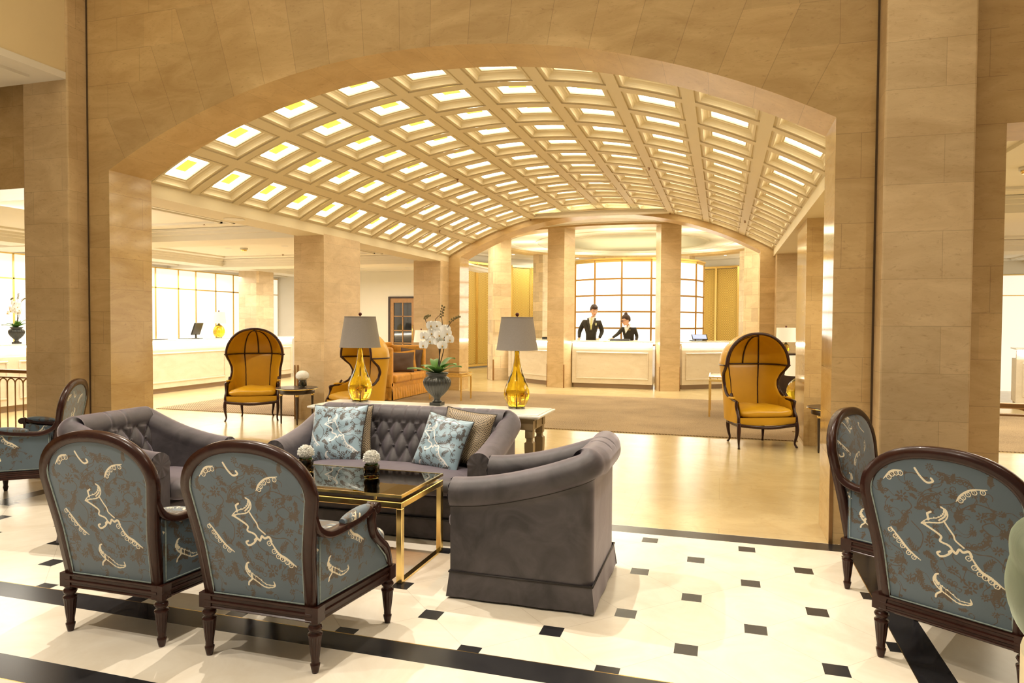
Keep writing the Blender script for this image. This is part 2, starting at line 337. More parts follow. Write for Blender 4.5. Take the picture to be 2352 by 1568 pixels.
# lattice: points with integer a,b and a+b even
def lat(dx, dy):
    a = math_(nt, 'DIVIDE', math_(nt, 'ADD', xa, dx), 2.0); bb = math_(nt, 'DIVIDE', math_(nt, 'ADD', yb, dy), 2.0)
    a = math_(nt, 'ABSOLUTE', math_(nt, 'SUBTRACT', a, math_(nt, 'ROUND', a))); bb = math_(nt, 'ABSOLUTE', math_(nt, 'SUBTRACT', bb, math_(nt, 'ROUND', bb)))
    return math_(nt, 'LESS_THAN', math_(nt, 'MAXIMUM', a, bb), .051 / q / 2)
ins = math_(nt, 'MAXIMUM', lat(0, 0), lat(1, 1))
def between(v, lo, hi): return math_(nt, 'MULTIPLY', math_(nt, 'GREATER_THAN', v, lo), math_(nt, 'LESS_THAN', v, hi))
field = math_(nt, 'MULTIPLY', between(X, -5.38, .787), between(Y, 2.838, 4.815))
ins = math_(nt, 'MULTIPLY', ins, field)
inx = between(X, -5.53, .938)
b1 = math_(nt, 'MULTIPLY', between(Y, 2.687, 2.838), inx); b2 = between(Y, 2.065, 2.222)
b3 = math_(nt, 'MULTIPLY', between(Y, 4.815, 4.972), between(X, -5.53, .938))
b4 = math_(nt, 'MULTIPLY', between(X, .787, .938), between(Y, 2.687, 4.972)); b5 = math_(nt, 'MULTIPLY', between(X, -5.53, -5.38), between(Y, 2.687, 4.972))
blk = ins
for v in (b1, b2, b3, b4, b5): blk = math_(nt, 'MAXIMUM', blk, v)
br = math_(nt, 'MULTIPLY', between(Y, 2.838, 2.843), inx)
br = math_(nt, 'MAXIMUM', br, math_(nt, 'MULTIPLY', between(X, .783, .787), between(Y, 2.687, 4.85)))
br = math_(nt, 'MAXIMUM', br, between(Y, 2.060, 2.065))
n1 = N(nt, 'ShaderNodeTexNoise', i_Scale=2.2, i_Detail=9.0, i_Roughness=.65, i_Distortion=1.4); L(nt, tc.outputs['Object'], n1.inputs['Vector'])
r1 = ramp(nt, [(.32, (.80, .71, .57)), (.62, (.90, .83, .70))]); L(nt, n1.outputs['Fac'], r1.inputs[0])
# faint joints of the octagonal slabs (diagonals between insets)
da = math_(nt, 'DIVIDE', math_(nt, 'ADD', xa, yb), 2.0); db = math_(nt, 'DIVIDE', math_(nt, 'SUBTRACT', xa, yb), 2.0)
dj = math_(nt, 'MINIMUM', math_(nt, 'ABSOLUTE', math_(nt, 'SUBTRACT', da, math_(nt, 'ROUND', da))), math_(nt, 'ABSOLUTE', math_(nt, 'SUBTRACT', db, math_(nt, 'ROUND', db))))
jn = math_(nt, 'MULTIPLY', math_(nt, 'MULTIPLY', math_(nt, 'LESS_THAN', dj, .0035), field), .30)
m0 = N(nt, 'ShaderNodeMix', data_type='RGBA'); L(nt, jn, m0.inputs['Factor']); L(nt, r1.outputs[0], m0.inputs['A']); m0.inputs['B'].default_value = (.3, .2, .12, 1)
m1 = N(nt, 'ShaderNodeMix', data_type='RGBA'); L(nt, blk, m1.inputs['Factor']); L(nt, m0.outputs['Result'], m1.inputs['A'])
r2 = ramp(nt, [(.3, (.012, .012, .014)), (.8, (.035, .034, .036))]); L(nt, n1.outputs['Fac'], r2.inputs[0]); L(nt, r2.outputs[0], m1.inputs['B'])
m2 = N(nt, 'ShaderNodeMix', data_type='RGBA'); L(nt, br, m2.inputs['Factor']); L(nt, m1.outputs['Result'], m2.inputs['A']); m2.inputs['B'].default_value = (.75, .52, .16, 1)
L(nt, m2.outputs['Result'], b.inputs['Base Color']); L(nt, br, b.inputs['Metallic'])
b.inputs['Roughness'].default_value = .27; b.inputs['Specular IOR Level'].default_value = .34
M_FLOOR = mt
M_FLOOR2 = stone('lounge_limestone_floor', (.50, .38, .19), (.61, .48, .26), (.42, .29, .13), bw=1.7, bh=.85, mortar=.003, rough=.20, var=.15, joint=.22)

# ---------------------------------------------------------------- mesh helpers
class MB:
    def __init__(s): s.v = []; s.f = []; s.s = []; s.m = []
    def add(s, vs_, fs, smooth=False, mi=0):
        o = len(s.v); s.v += [tuple(p) for p in vs_]
        for f in fs: s.f.append([i + o for i in f]); s.s.append(smooth); s.m.append(mi)
        return s
    def box(s, x0, x1, y0, y1, z0, z1, mi=0, T=None, skip=''):
        p = [(x0, y0, z0), (x1, y0, z0), (x1, y1, z0), (x0, y1, z0), (x0, y0, z1), (x1, y0, z1), (x1, y1, z1), (x0, y1, z1)]
        if T is not None: p = [tuple(T @ Vector(a)) for a in p]
        F = {'b': (3, 2, 1, 0), 't': (4, 5, 6, 7), 'f': (0, 1, 5, 4), 'r': (1, 2, 6, 5), 'k': (2, 3, 7, 6), 'l': (3, 0, 4, 7)}
        return s.add(p, [f for k, f in F.items() if k not in skip], False, mi)
    def quad(s, a, b, c, d, mi=0): return s.add([a, b, c, d], [(0, 1, 2, 3)], False, mi)
    def grid(s, fn, nu, nv, smooth=True, closeu=False, closev=False, mi=0, flip=False):
        vs_ = [fn(i / nu, j / nv) for j in range(nv + (0 if closev else 1)) for i in range(nu + (0 if closeu else 1))]
        W = nu + (0 if closeu else 1); Hh = nv + (0 if closev else 1); fs = []
        for j in range(nv):
            for i in range(nu):
                a = j * W + i; b = j * W + (i + 1) % W; c = ((j + 1) % Hh) * W + (i + 1) % W; d = ((j + 1) % Hh) * W + i
                fs.append((d, c, b, a) if flip else (a, b, c, d))
        return s.add(vs_, fs, smooth, mi)
    def lathe(s, prof, n=32, c=(0, 0, 0), flute=None, mi=0, smooth=True, T=None):
        """prof [(r,z)...] bottom to top ; flute(r_index)->(amp,count)"""
        vs_ = []
        for k, (r, z) in enumerate(prof):
            for i in range(n):
                a = 2 * PI * i / n; rr = r
                if flute and flute(k): am, ct = flute(k); rr = r * (1 - am * (1 - abs(math.sin(a * ct / 2)) ** .7))
                p = Vector((c[0] + rr * math.cos(a), c[1] + rr * math.sin(a), c[2] + z)); vs_.append(tuple(T @ p) if T is not None else tuple(p))
        fs = []
        for k in range(len(prof) - 1):
            for i in range(n):
                a = k * n + i; b = k * n + (i + 1) % n; fs.append((a, b, b + n, a + n))
        s.add(vs_, fs, smooth, mi)
        o = len(s.v) - len(vs_)
        if prof[0][0] > 1e-4: s.f.append([o + i for i in reversed(range(n))]); s.s.append(False); s.m.append(mi)
        if prof[-1][0] > 1e-4: s.f.append([o + (len(prof) - 1) * n + i for i in range(n)]); s.s.append(False); s.m.append(mi)
        return s
    def sweep(s, path, prof, nrm=None, closed=False, scale=None, cap=True, smooth=True, mi=0):
        """sweep closed 2D profile [(a,b)] along path; a along side, b along normal"""
        P = [Vector(p) for p in path]; n = len(P); k = len(prof); vs_ = []
        up = Vector(nrm) if nrm is not None else None; prev = None
        for i in range(n):
            if closed: t = P[(i + 1) % n] - P[i - 1]
            else: t = P[min(i + 1, n - 1)] - P[max(i - 1, 0)]
            t.normalize()
            if up is not None: nn = up - t * up.dot(t)
            else:
                if prev is None: prev = Vector((0, 0, 1)) if abs(t.z) < .9 else Vector((1, 0, 0))
                nn = prev - t * prev.dot(t)
            if nn.length < 1e-6: nn = Vector((1, 0, 0)) - t * t.x
            nn.normalize(); prev = nn; sd = nn.cross(t); sd.normalize()
            q_ = scale[i] if scale else 1
            for a, b_ in prof: vs_.append(tuple(P[i] + sd * a * q_ + nn * b_ * q_))
        fs = []
        for i in range(n if closed else n - 1):
            for j in range(k):
                a = i * k + j; b_ = i * k + (j + 1) % k; c = ((i + 1) % n) * k + (j + 1) % k; d = ((i + 1) % n) * k + j
                fs.append((a, b_, c, d))
        s.add(vs_, fs, smooth, mi); o = len(s.v) - len(vs_)
        if cap and not closed:
            s.f.append([o + j for j in reversed(range(k))]); s.s.append(False); s.m.append(mi)
            s.f.append([o + (n - 1) * k + j for j in range(k)]); s.s.append(False); s.m.append(mi)
        return s
    def tube(s, path, r, n=8, **kw):
        return s.sweep(path, [(r * math.cos(2 * PI * i / n), r * math.sin(2 * PI * i / n)) for i in range(n)], **kw)
    def ell(s, c, r, nu=16, nv=10, T=None, fn=None, mi=0):
        def f(u, v):
            a = 2 * PI * u; b_ = -PI / 2 + PI * v; d = (math.cos(b_) * math.cos(a), math.cos(b_) * math.sin(a), math.sin(b_)); kk = fn(d) if fn else 1
            p = Vector((c[0] + r[0] * d[0] * kk, c[1] + r[1] * d[1] * kk, c[2] + r[2] * d[2] * kk)); return tuple(T @ p) if T is not None else tuple(p)
        return s.grid(f, nu, nv, True, closeu=True, mi=mi)
    def build(s, name, mats, parent=None, uv=True, weave=None, loc=None, rot=None):
        me = bpy.data.meshes.new(name); me.from_pydata(s.v, [], s.f)
        if not isinstance(mats, (list, tuple)): mats = [mats]
        for m_ in mats: me.materials.append(m_)
        me.polygons.foreach_set('use_smooth', s.s); me.polygons.foreach_set('material_index', s.m)
        me.update()
        if uv:
            nl = len(me.loops); vi = np.empty(nl, np.int32); me.loops.foreach_get('vertex_index', vi)
            co = np.empty(len(me.vertices) * 3); me.vertices.foreach_get('co', co); co = co.reshape(-1, 3)
            npn = np.empty(len(me.polygons) * 3); me.polygons.foreach_get('normal', npn); npn = npn.reshape(-1, 3)
            tot = np.empty(len(me.polygons), np.int32); me.polygons.foreach_get('loop_total', tot)
            nr = np.repeat(npn, tot, axis=0); P = co[vi]
            hx = -nr[:, 1]; hy = nr[:, 0]; hl = np.sqrt(hx * hx + hy * hy) + 1e-9
            flat = np.abs(nr[:, 2]) > .75
            ax = np.abs(nr[:, 0]) > np.abs(nr[:, 1])
            sg = np.where(ax, np.sign(hy + 1e-9), np.sign(hx + 1e-9))
            u = np.where(flat, P[:, 0], (P[:, 0] * hx + P[:, 1] * hy) / hl * sg); v_ = np.where(flat, P[:, 1], P[:, 2])
            ul = me.uv_layers.new(name='UVMap'); ul.data.foreach_set('uv', np.stack([u, v_], 1).ravel())
        if weave is not None:
            ca = me.color_attributes.new('weave', 'FLOAT_COLOR', 'POINT'); ca.data.foreach_set('color', weave.astype(np.float32).ravel())
        o = bpy.data.objects.new(name, me); COL.objects.link(o)
        if parent is not None: o.parent = parent
        if loc: o.location = loc
        if rot: o.rotation_euler = rot
        return o
def tag(o, label=None, cat=None, group=None, kind=None):
    if label: o['label'] = label
    if cat: o['category'] = cat
    if group: o['group'] = group
    if kind: o['kind'] = kind
    return o
def thing(name, label, cat, loc=(0, 0, 0), rz=0, group=None):
    o = bpy.data.objects.new(name, None); COL.objects.link(o); o.location = loc; o.rotation_euler = (0, 0, rz); o.empty_display_size = .1
    return tag(o, label, cat, group)
def dup(root, loc=None, rz=None, label=None, group=None, rot=None):
    r = root.copy(); COL.objects.link(r)
    if loc is not None: r.location = loc
    if rz is not None: r.rotation_euler = (0, 0, rz)
    if rot is not None: r.rotation_euler = rot
    if label: r['label'] = label
    if group: r['group'] = group
    for ch in list(root.children):
        c = ch.copy(); COL.objects.link(c); c.parent = r
        for g in list(ch.children):
            d = g.copy(); COL.objects.link(d); d.parent = c
    return r
def struct(o): o['kind'] = 'structure'; return o
def subsurf(o, n=1):
    mod = o.modifiers.new('sub', 'SUBSURF'); mod.levels = n; mod.render_levels = n; return o
def bevel(o, w_=.004, seg=2):
    mod = o.modifiers.new('bev', 'BEVEL'); mod.width = w_; mod.segments = seg; mod.limit_method = 'ANGLE'; return o
def smooth01(t): t = max(0, min(1, t)); return t * t * (3 - 2 * t)
def lerp(a, b, t): return a + (b - a) * t
def interp(x, pts):
    if x <= pts[0][0]: return pts[0][1]
    for (a, b_), (c, d) in zip(pts, pts[1:]):
        if x <= c: t = (x - a) / (c - a); return lerp(b_, d, t)
    return pts[-1][1]
def catmull(pts, n=8):
    P = [Vector(p) for p in pts]; P = [P[0] * 2 - P[1]] + P + [P[-1] * 2 - P[-2]]; out = []
    for i in range(1, len(P) - 2):
        for k in range(n):
            t = k / n; a, b_, c, d = P[i - 1], P[i], P[i + 1], P[i + 2]
            out.append(.5 * ((2 * b_) + (c - a) * t + (2 * a - 5 * b_ + 4 * c - d) * t * t + (3 * b_ - a - 3 * c + d) * t ** 3))
    out.append(P[-2]); return out
# ================================================================ SETTING
XC = -2.297
def arc_z(x, xc=XC, zc=-2.705, R=6.26): return zc + math.sqrt(max(0, R * R - (x - xc) ** 2))
# floors
f = MB(); f.quad((-9.5, -2, 0), (4.5, -2, 0), (4.5, 4.975, 0), (-9.5, 4.975, 0)); struct(f.build('floor', M_FLOOR))
f = MB(); f.quad((-13, 4.975, 0), (8.5, 4.975, 0), (8.5, 25.5, 0), (-13, 25.5, 0)); struct(f.build('floor', M_FLOOR2))

def arch_wall(name, y0, y1, xl, xr, arcf, ztop, mat_face, mat_in, x_out_l, x_out_r, n=48, zsp=None):
    m_ = MB()
    xs = [lerp(xl, xr, i / n) for i in range(n + 1)]
    for y, fl in ((y0, False), (y1, True)):
        for a, b_ in zip(xs, xs[1:]):
            P = [(a, y, arcf(a)), (b_, y, arcf(b_)), (b_, y, ztop), (a, y, ztop)]
            m_.quad(*(P[::-1] if fl else P))
        for a, b_ in ((x_out_l, xl), (xr, x_out_r)):
            if b_ - a > 1e-4:
                P = [(a, y, 0), (b_, y, 0), (b_, y, ztop), (a, y, ztop)]; m_.quad(*(P[::-1] if fl else P))
    m_.grid(lambda u, v: (lerp(xl, xr, u), lerp(y0, y1, v), arcf(lerp(xl, xr, u))), n, 1, True, mi=1, flip=True)
    m_.quad((xl, y0, 0), (xl, y1, 0), (xl, y1, arcf(xl)), (xl, y0, arcf(xl)), mi=2)
    m_.quad((xr, y1, 0), (xr, y0, 0), (xr, y0, arcf(xr)), (xr, y1, arcf(xr)), mi=2)
    m_.quad((x_out_l, y1, 0), (x_out_l, y0, 0), (x_out_l, y0, ztop), (x_out_l, y1, ztop), mi=2)
    m_.quad((x_out_r, y0, 0), (x_out_r, y1, 0), (x_out_r, y1, ztop), (x_out_r, y0, ztop), mi=2)
    return struct(m_.build(name, [mat_face, mat_in, M_STONE_POL]))
arch_wall('wall_back', 4.975, 5.46, -5.288, .694, arc_z, 5.4, M_ARCH, M_INTR, -6.30, 1.652)
# wall over and beyond the side openings
w_ = MB(); w_.box(-9.5, -6.30, 4.975, 5.46, 2.683, 5.4); struct(w_.build('wall_back_left_lintel', M_STONE))
w_ = MB(); w_.box(1.652, 4.5, 4.975, 5.46, 2.683, 5.4); struct(w_.build('wall_back_right_lintel', M_STONE))
# pilasters
for n_, a, b_ in (('wall_left_pilaster', -6.05, -5.53), ('wall_right_pilaster', .94, 1.43)):
    w_ = MB(); w_.box(a, b_, 4.775, 4.975, 0, 5.4, skip='k'); o = struct(w_.build(n_, M_STONE_P)); bevel(o, .012, 2)
for i, (a, b_) in enumerate(((-5.531, -5.519), (.928, .940))):
    w_ = MB(); w_.box(a, b_, 4.966, 4.9755, 0, 5.4); struct(w_.build('trim_%d' % (i + 1), simple('shadow_joint', (.10, .06, .03), .8) if i == 0 else MATS['shadow_joint']))  # thin dark strips stand in for the shadowed groove beside each pilaster
# bronze corner guards on the arch jamb and the left pier
w_ = MB(); w_.box(.694, .716, 4.968, 4.9755, 0, .62); struct(w_.build('trim_3', M_BRONZE))
# golden bulkhead upper left, stepped plaster soffit
w_ = MB(); w_.box(-9.5, -5.55, -2, 4.775, 3.62, 5.4); struct(w_.build('wall_left_bulkhead', M_PLASTER_Y))
w_ = MB(); w_.box(-9.5, -5.545, -2, 4.775, 3.56, 3.62, skip='t'); w_.box(-9.2, -5.75, -2, 4.6, 3.535, 3.56, skip='t'); struct(w_.build('ceiling_left_soffit', M_PLASTER))
# hall enclosure out of view: side walls and ceiling
w_ = MB(); w_.quad((-9.5, -2, 0), (-9.5, 4.975, 0), (-9.5, 4.975, 5.4), (-9.5, -2, 5.4)); struct(w_.build('wall_left', M_STONE))
w_ = MB(); w_.quad((4.5, 4.975, 0), (4.5, -2, 0), (4.5, -2, 5.4), (4.5, 4.975, 5.4)); struct(w_.build('wall_right', M_STONE))
w_ = MB(); w_.quad((-9.5, -2, 5.4), (-9.5, 5.46, 5.4), (4.5, 5.46, 5.4), (4.5, -2, 5.4)); struct(w_.build('ceiling', M_PLASTER))

# ---------------------------------------------------------------- coffered vault
VX, VZ, VR = -2.326, -2.638, 6.344
def VP(s_, y, h=0):
    th = s_ / VR; r = VR + h; return (VX + r * math.sin(th), y, VZ + r * math.cos(th))
SP, S0, SW = .6865, -3.375, .5715
YP, Y0, YW = .680, 5.692, .572
v = MB()
def patch(s0, s1, y0, y1, n=2): v.grid(lambda a, b_: VP(lerp(s0, s1, a), lerp(y0, y1, b_)), n, 1, True, flip=True)
scuts = [S0 + SP * k for k in range(10)]; ycuts = [Y0 + YP * k for k in range(12)]
patch(-3.47, S0, 5.46, 13.78, 1); patch(scuts[-1] + SW, 3.47, 5.46, 13.78, 1)
for k in range(9): patch(scuts[k] + SW, scuts[k + 1], 5.46, 13.78, 1)
for k in range(10):
    patch(scuts[k], scuts[k] + SW, 5.46, Y0); patch(scuts[k], scuts[k] + SW, ycuts[-1] + YW, 13.78)
    for j in range(11): patch(scuts[k], scuts[k] + SW, ycuts[j] + YW, ycuts[j + 1])
# coffer rings: (half s, half y, height)
def ring(cs, cy, hs0, hy0, h0, hs1, hy1, h1, smooth=False):
    n = 3
    def side(p0, p1, q0, q1):
        for i in range(n):
            a, b_ = i / n, (i + 1) / n
            A = VP(lerp(p0[0], p1[0], a), lerp(p0[1], p1[1], a), h0); B = VP(lerp(p0[0], p1[0], b_), lerp(p0[1], p1[1], b_), h0)
            C = VP(lerp(q0[0], q1[0], b_), lerp(q0[1], q1[1], b_), h1); D = VP(lerp(q0[0], q1[0], a), lerp(q0[1], q1[1], a), h1)
            v.add([A, B, C, D], [(0, 1, 2, 3)], smooth)
    o = [(cs - hs0, cy - hy0), (cs + hs0, cy - hy0), (cs + hs0, cy + hy0), (cs - hs0, cy + hy0)]
    i_ = [(cs - hs1, cy - hy1), (cs + hs1, cy - hy1), (cs + hs1, cy + hy1), (cs - hs1, cy + hy1)]
    for a in range(4): side(o[a], o[(a + 1) % 4], i_[a], i_[(a + 1) % 4])
prof = [(.2858, .286, 0), (.2858, .286, .016), (.266, .266, .016), (.262, .262, .006), (.240, .240, .006), (.240, .240, .014), (.237, .234, .026), (.228, .222, .040), (.212, .202, .050), (.194, .180, .055), (.186, .170, .064), (.172, .152, .064), (.168, .146, .078)]
for k in range(10):
    for j in range(12):
        cs, cy = scuts[k] + SW / 2, ycuts[j] + YW / 2
        for (a, b_, c), (d, e, f_) in zip(prof, prof[1:]): ring(cs, cy, a, b_, c, d, e, f_)
struct(v.build('ceiling_vault', M_VAULT))
# glowing lights in the coffers : opal panel (part) inside a pale lip
lp = MB(); lc = MB()
def frm(mb, a, b_, z0, c, d, z1):
    for sx in (-1, 1): mb.add([(sx * a, -b_, z0), (sx * a, b_, z0), (sx * c, d, z1), (sx * c, -d, z1)], [(0, 1, 2, 3) if sx > 0 else (3, 2, 1, 0)])
    for sy in (-1, 1): mb.add([(-a, sy * b_, z0), (a, sy * b_, z0), (c, sy * d, z1), (-c, sy * d, z1)], [(3, 2, 1, 0) if sy > 0 else (0, 1, 2, 3)])
frm(lp, .170, .148, 0, .150, .128, .012); frm(lp, .150, .128, .012, .092, .072, .016)
frm(lc, .092, .072, .016, .088, .068, .075); lc.quad((-.088, .068, .075), (.088, .068, .075), (.088, -.068, .075), (-.088, -.068, .075))
first = None
for k in range(10):
    for j in range(12):
        cs, cy = scuts[k] + SW / 2, ycuts[j] + YW / 2
        if first is None:
            first = thing('coffer_light', 'small glowing opal light recessed in a coffer of the vaulted ceiling', 'ceiling light', group='glowing coffer lights of the vault')
            lp.build('opal_rim', M_EMITC, first); lc.build('yellow_recess', M_COVE, first); o = first
        else: o = dup(first)
        o.location = VP(cs, cy, .078); o.rotation_euler = (0, cs / VR, 0)
# side beams of the vault
for sgn, n_ in ((-1, 'left'), (1, 'right')):
    w_ = MB()
    def bx_(a, b_, z0, z1, y0=5.46, y1=13.78):
        xa, xb = VX + sgn * a, VX + sgn * b_; w_.box(min(xa, xb), max(xa, xb), y0, y1, z0, z1)
    bx_(3.225, 3.67, 2.70, 3.05); bx_(3.60, 3.72, 2.735, 2.87); bx_(3.715, 3.78, 2.775, 2.872)
    struct(w_.build('ceiling_beam_' + n_, M_VAULT))
# piers
for i, (a, b_) in enumerate(((-6.05, -5.55), (.95, 1.45))):
    w_ = MB(); w_.box(a, b_, 8.92, 9.98, 0, 2.72, skip='bt'); struct(w_.build('wall_%s_pier' % ('left' if i == 0 else 'right'), M_STONE_P if i == 0 else M_STONE_POL))
for i, (a, b_) in enumerate(((-6.15, -5.55), (.93, 1.55))):
    w_ = MB(); w_.box(a, b_, 13.3, 13.77, 0, 2.72, skip='bt'); struct(w_.build('wall_%s_end_pier' % ('left' if i == 0 else 'right'), M_STONE_P))
w_ = MB(); w_.box(-6.0, -5.975, 8.912, 8.92, 0, .8); w_.box(-6.05, -6.03, 8.912, 8.92, 0, .8); struct(w_.build('trim_4', M_BRONZE))
# second arch wall
arc2 = lambda x: arc_z(x, -2.32, -2.45, 6.05)
arch_wall('wall_far_arch', 13.77, 14.32, -5.31, .67, arc2, 4.1, M_STONE, M_INTR, -6.3, 1.7)

# ---------------------------------------------------------------- wings
def wing(side):
    s = -1 if side == 'left' else 1
    X = (lambda a: a) if side == 'left' else (lambda a: 2 * VX - a)
    def bb(m__, xa, xb, y0, y1, z0, z1): a, b_ = X(xa), X(xb); m__.box(min(a, b_), max(a, b_), y0, y1, z0, z1)
    w_ = MB(); bb(w_, -12.6, -5.98, 5.46, 18.0, 2.86, 2.90); struct(w_.build('ceiling_%s_wing' % side, M_PLASTER))
    w_ = MB()
    bb(w_, -12.6, -5.9, 8.925, 9.62, 2.68, 2.857); bb(w_, -12.6, -5.93, 8.86, 9.68, 2.77, 2.856); bb(w_, -12.6, -5.94, 8.80, 9.74, 2.82, 2.855)
    bb(w_, -12.6, -5.9, 13.5, 14.2, 2.68, 2.857); bb(w_, -12.6, -5.93, 13.44, 14.26, 2.77, 2.856); bb(w_, -12.6, -5.94, 13.38, 14.32, 2.82, 2.855)
    bb(w_, -11.6, -11.05, 5.46, 18, 2.70, 2.86); bb(w_, -11.66, -10.99, 5.46, 18, 2.78, 2.86); bb(w_, -11.72, -10.93, 5.46, 18, 2.82, 2.86)
    bb(w_, -12.6, -12.3, 5.46, 18, 2.74, 2.86); bb(w_, -6.4, -6.1, 5.46, 18, 2.80, 2.86)
    # tray mouldings in each bay
    for (ya, yb) in ((5.6, 8.75), (9.8, 13.3), (14.4, 17.6)):
        for d, hgt in ((.30, .022), (.42, .03)):
            xa, xb = -10.93 + d, -6.4 - d; y0, y1 = ya + d, yb - d; t = .045
            bb(w_, xa, xb, y0, y0 + t, 2.86 - hgt, 2.865); bb(w_, xa, xb, y1 - t, y1, 2.86 - hgt, 2.865)
            bb(w_, xa, xa + t, y0, y1, 2.86 - hgt, 2.865); bb(w_, xb - t, xb, y0, y1, 2.86 - hgt, 2.865)
    struct(w_.build('trim_%d' % (5 if side == 'left' else 6), M_PLASTER))
wing('left'); wing('right')
# left wing outer wall with pale back-lit panels and gold glazing bars
w_ = MB(); w_.quad((-12.6, 5.46, 0), (-12.6, 18, 0), (-12.6, 18, 2.86), (-12.6, 5.46, 2.86)); struct(w_.build('wall_left_wing', M_PLASTER))
w_ = MB(); w_.box(-12.6, -12.57, 5.6, 17.7, 0.05, 2.67); struct(w_.build('wall_left_wing_panels', M_WALLP))
w_ = MB(); yy = 5.9
ys = [13.07 - .675 * 10 + .675 * k for k in range(10)] + [13.07, 13.78, 14.36, 15.07, 15.75, 16.4, 17.1]
for y in ys: w_.box(-12.57, -12.555, y - .016, y + .016, .05, 2.67)
for z in (2.21, 2.67): w_.box(-12.57, -12.555, 5.6, 17.7, z - .013, z + .013)
struct(w_.build('trim_7', M_GOLD))
# column behind the left desk
w_ = MB(); w_.box(-11.68, -11.16, 14.85, 15.55, 0, 2.72, skip='bt'); struct(w_.build('wall_left_wing_column', M_STONE_L))
w_ = MB(); w_.box(-11.9, -11.3, 7.6, 8.2, 0, 2.72, skip='bt'); struct(w_.build('wall_left_wing_column', M_STONE_L))
# back walls of the wings
w_ = MB(); w_.box(-12.6, -8.995, 17.8, 18.1, 0, 2.9); w_.box(-8.995, -7.35, 17.8, 18.1, 2.152, 2.9); w_.box(-7.35, -7.1, 17.8, 18.1, 0, 2.9); struct(w_.build('wall_left_wing_back', M_PLASTER))
w_ = MB(); w_.box(2.6, 8.0, 17.8, 18.1, 0, 2.9); struct(w_.build('wall_right_wing_back', M_PLASTER))
w_ = MB(); w_.quad((7.95, 18, 0), (7.95, 5.46, 0), (7.95, 5.46, 2.86), (7.95, 18, 2.86)); struct(w_.build('wall_right_wing', M_WALLP))
w_ = MB()
for x in (5.3, 5.75, 6.9): w_.box(x - .015, x + .015, 17.78, 17.8, 0, 2.55)
for z in (2.1, 2.55): w_.box(5.3, 7.9, 17.78, 17.8, z - .012, z + .012)
struct(w_.build('trim_8', M_GOLD))
w_ = MB(); w_.box(5.3, 7.9, 17.785, 17.8, 0, 2.55); struct(w_.build('wall_right_wing_panels', M_WALLP))

# french doors in the left wing
dr = thing('door_1', None, None, (0, 0, 0)); struct(dr)
w_ = MB(); w_.box(-8.995, -8.93, 17.76, 17.84, 0, 2.152); w_.box(-7.42, -7.35, 17.76, 17.84, 0, 2.152); w_.box(-8.93, -7.42, 17.76, 17.84, 2.10, 2.152)
w_.build('door_frame', simple('dark_door_frame', (.05, .03, .02), .5), dr)
for xa in (-8.93, -8.175):
    w_ = MB(); xb = xa + .75
    w_.box(xa, xa + .1, 17.77, 17.82, 0, 2.1); w_.box(xb - .1, xb, 17.77, 17.82, 0, 2.1); w_.box(xa + .1, xb - .1, 17.77, 17.82, 1.98, 2.1); w_.box(xa + .1, xb - .1, 17.77, 17.82, 0, .35)
    xm = (xa + xb) / 2; w_.box(xm - .015, xm + .015, 17.78, 17.815, .35, 1.98)
    for z in (.85, 1.2, 1.6): w_.box(xa + .1, xb - .1, 17.78, 17.815, z - .013, z + .013)
    leaf = w_.build('door_leaf', M_WOODO, dr)
    w_ = MB(); w_.box(xa + .1, xb - .1, 17.795, 17.80, .35, 1.98); w_.build('glass_panes', M_DARKGL, leaf)
    w_ = MB(); hx = xb - .05 if xa < -8.5 else xa + .05; w_.tube([(hx, 17.77, .95), (hx, 17.72, .95), (hx, 17.72, 1.35), (hx, 17.77, 1.35)], .012); w_.build('handle', M_BRASS, leaf)

# ---------------------------------------------------------------- rotunda
RC = (-2.3, 19.0)
def RP(az, r, z): a = math.radians(az); return (RC[0] + r * math.sin(a), RC[1] - r * math.cos(a), z)
w_ = MB(); w_.grid(lambda u, v_: RP(lerp(74, 286, u), 5.6, lerp(0, 3.62, v_)), 60, 1, True); struct(w_.build('wall_rotunda', M_PLASTER))
w_ = MB()
w_.grid(lambda u, v_: RP(360 * u, lerp(0.01, 5.7, v_), 3.61), 64, 3, False, closeu=True, flip=False)
w_.box(-5.6, 1.0, 14.32, 15.6, 3.605, 3.64)
for r0, r1, z in ((4.0, 4.12, 3.585), (3.3, 3.38, 3.59), (2.6, 2.66, 3.59), (1.9, 1.96, 3.59), (5.3, 5.6, 3.56)):
    w_.grid(lambda u, v_: RP(360 * u, r0, lerp(z, 3.62, v_)), 64, 1, True, closeu=True); w_.grid(lambda u, v_: RP(360 * u, r1, lerp(z, 3.62, v_)), 64, 1, True, closeu=True)
    w_.grid(lambda u, v_: RP(360 * u, lerp(r0, r1, v_), z), 64, 1, False, closeu=True)
struct(w_.build('ceiling_rotunda', M_PLASTER))
w_ = MB()
for r in (3.58, 4.05): w_.grid(lambda u, v_: RP(360 * u, r, lerp(3.545, 3.61, v_)), 64, 1, True, closeu=True)
w_.grid(lambda u, v_: RP(360 * u, lerp(3.58, 4.05, v_), 3.545), 64, 1, False, closeu=True)
struct(w_.build('ceiling_rotunda_beam', M_STONE))
for k in range(10):
    az = 18 + 36 * k; m_ = MB(); T = Matrix.Translation((RC[0], RC[1], 0)) @ Matrix.Rotation(math.radians(az), 4, 'Z')
    m_.box(-.215, .215, -4.05, -3.58, 0, 3.55, T=T, skip='bt'); struct(m_.build('wall_rotunda_pier', M_STONE_P if az in (18, 342) else M_STONE_L))
    if az in (18, 342, 54, 306):
        m_ = MB()
        for sx in (-1, 1): m_.box(sx * .217 - .006, sx * .217 + .006, -4.056, -4.02, 0, .52, T=T)
        struct(m_.build('trim_%d' % (20 + k), M_BRONZE))
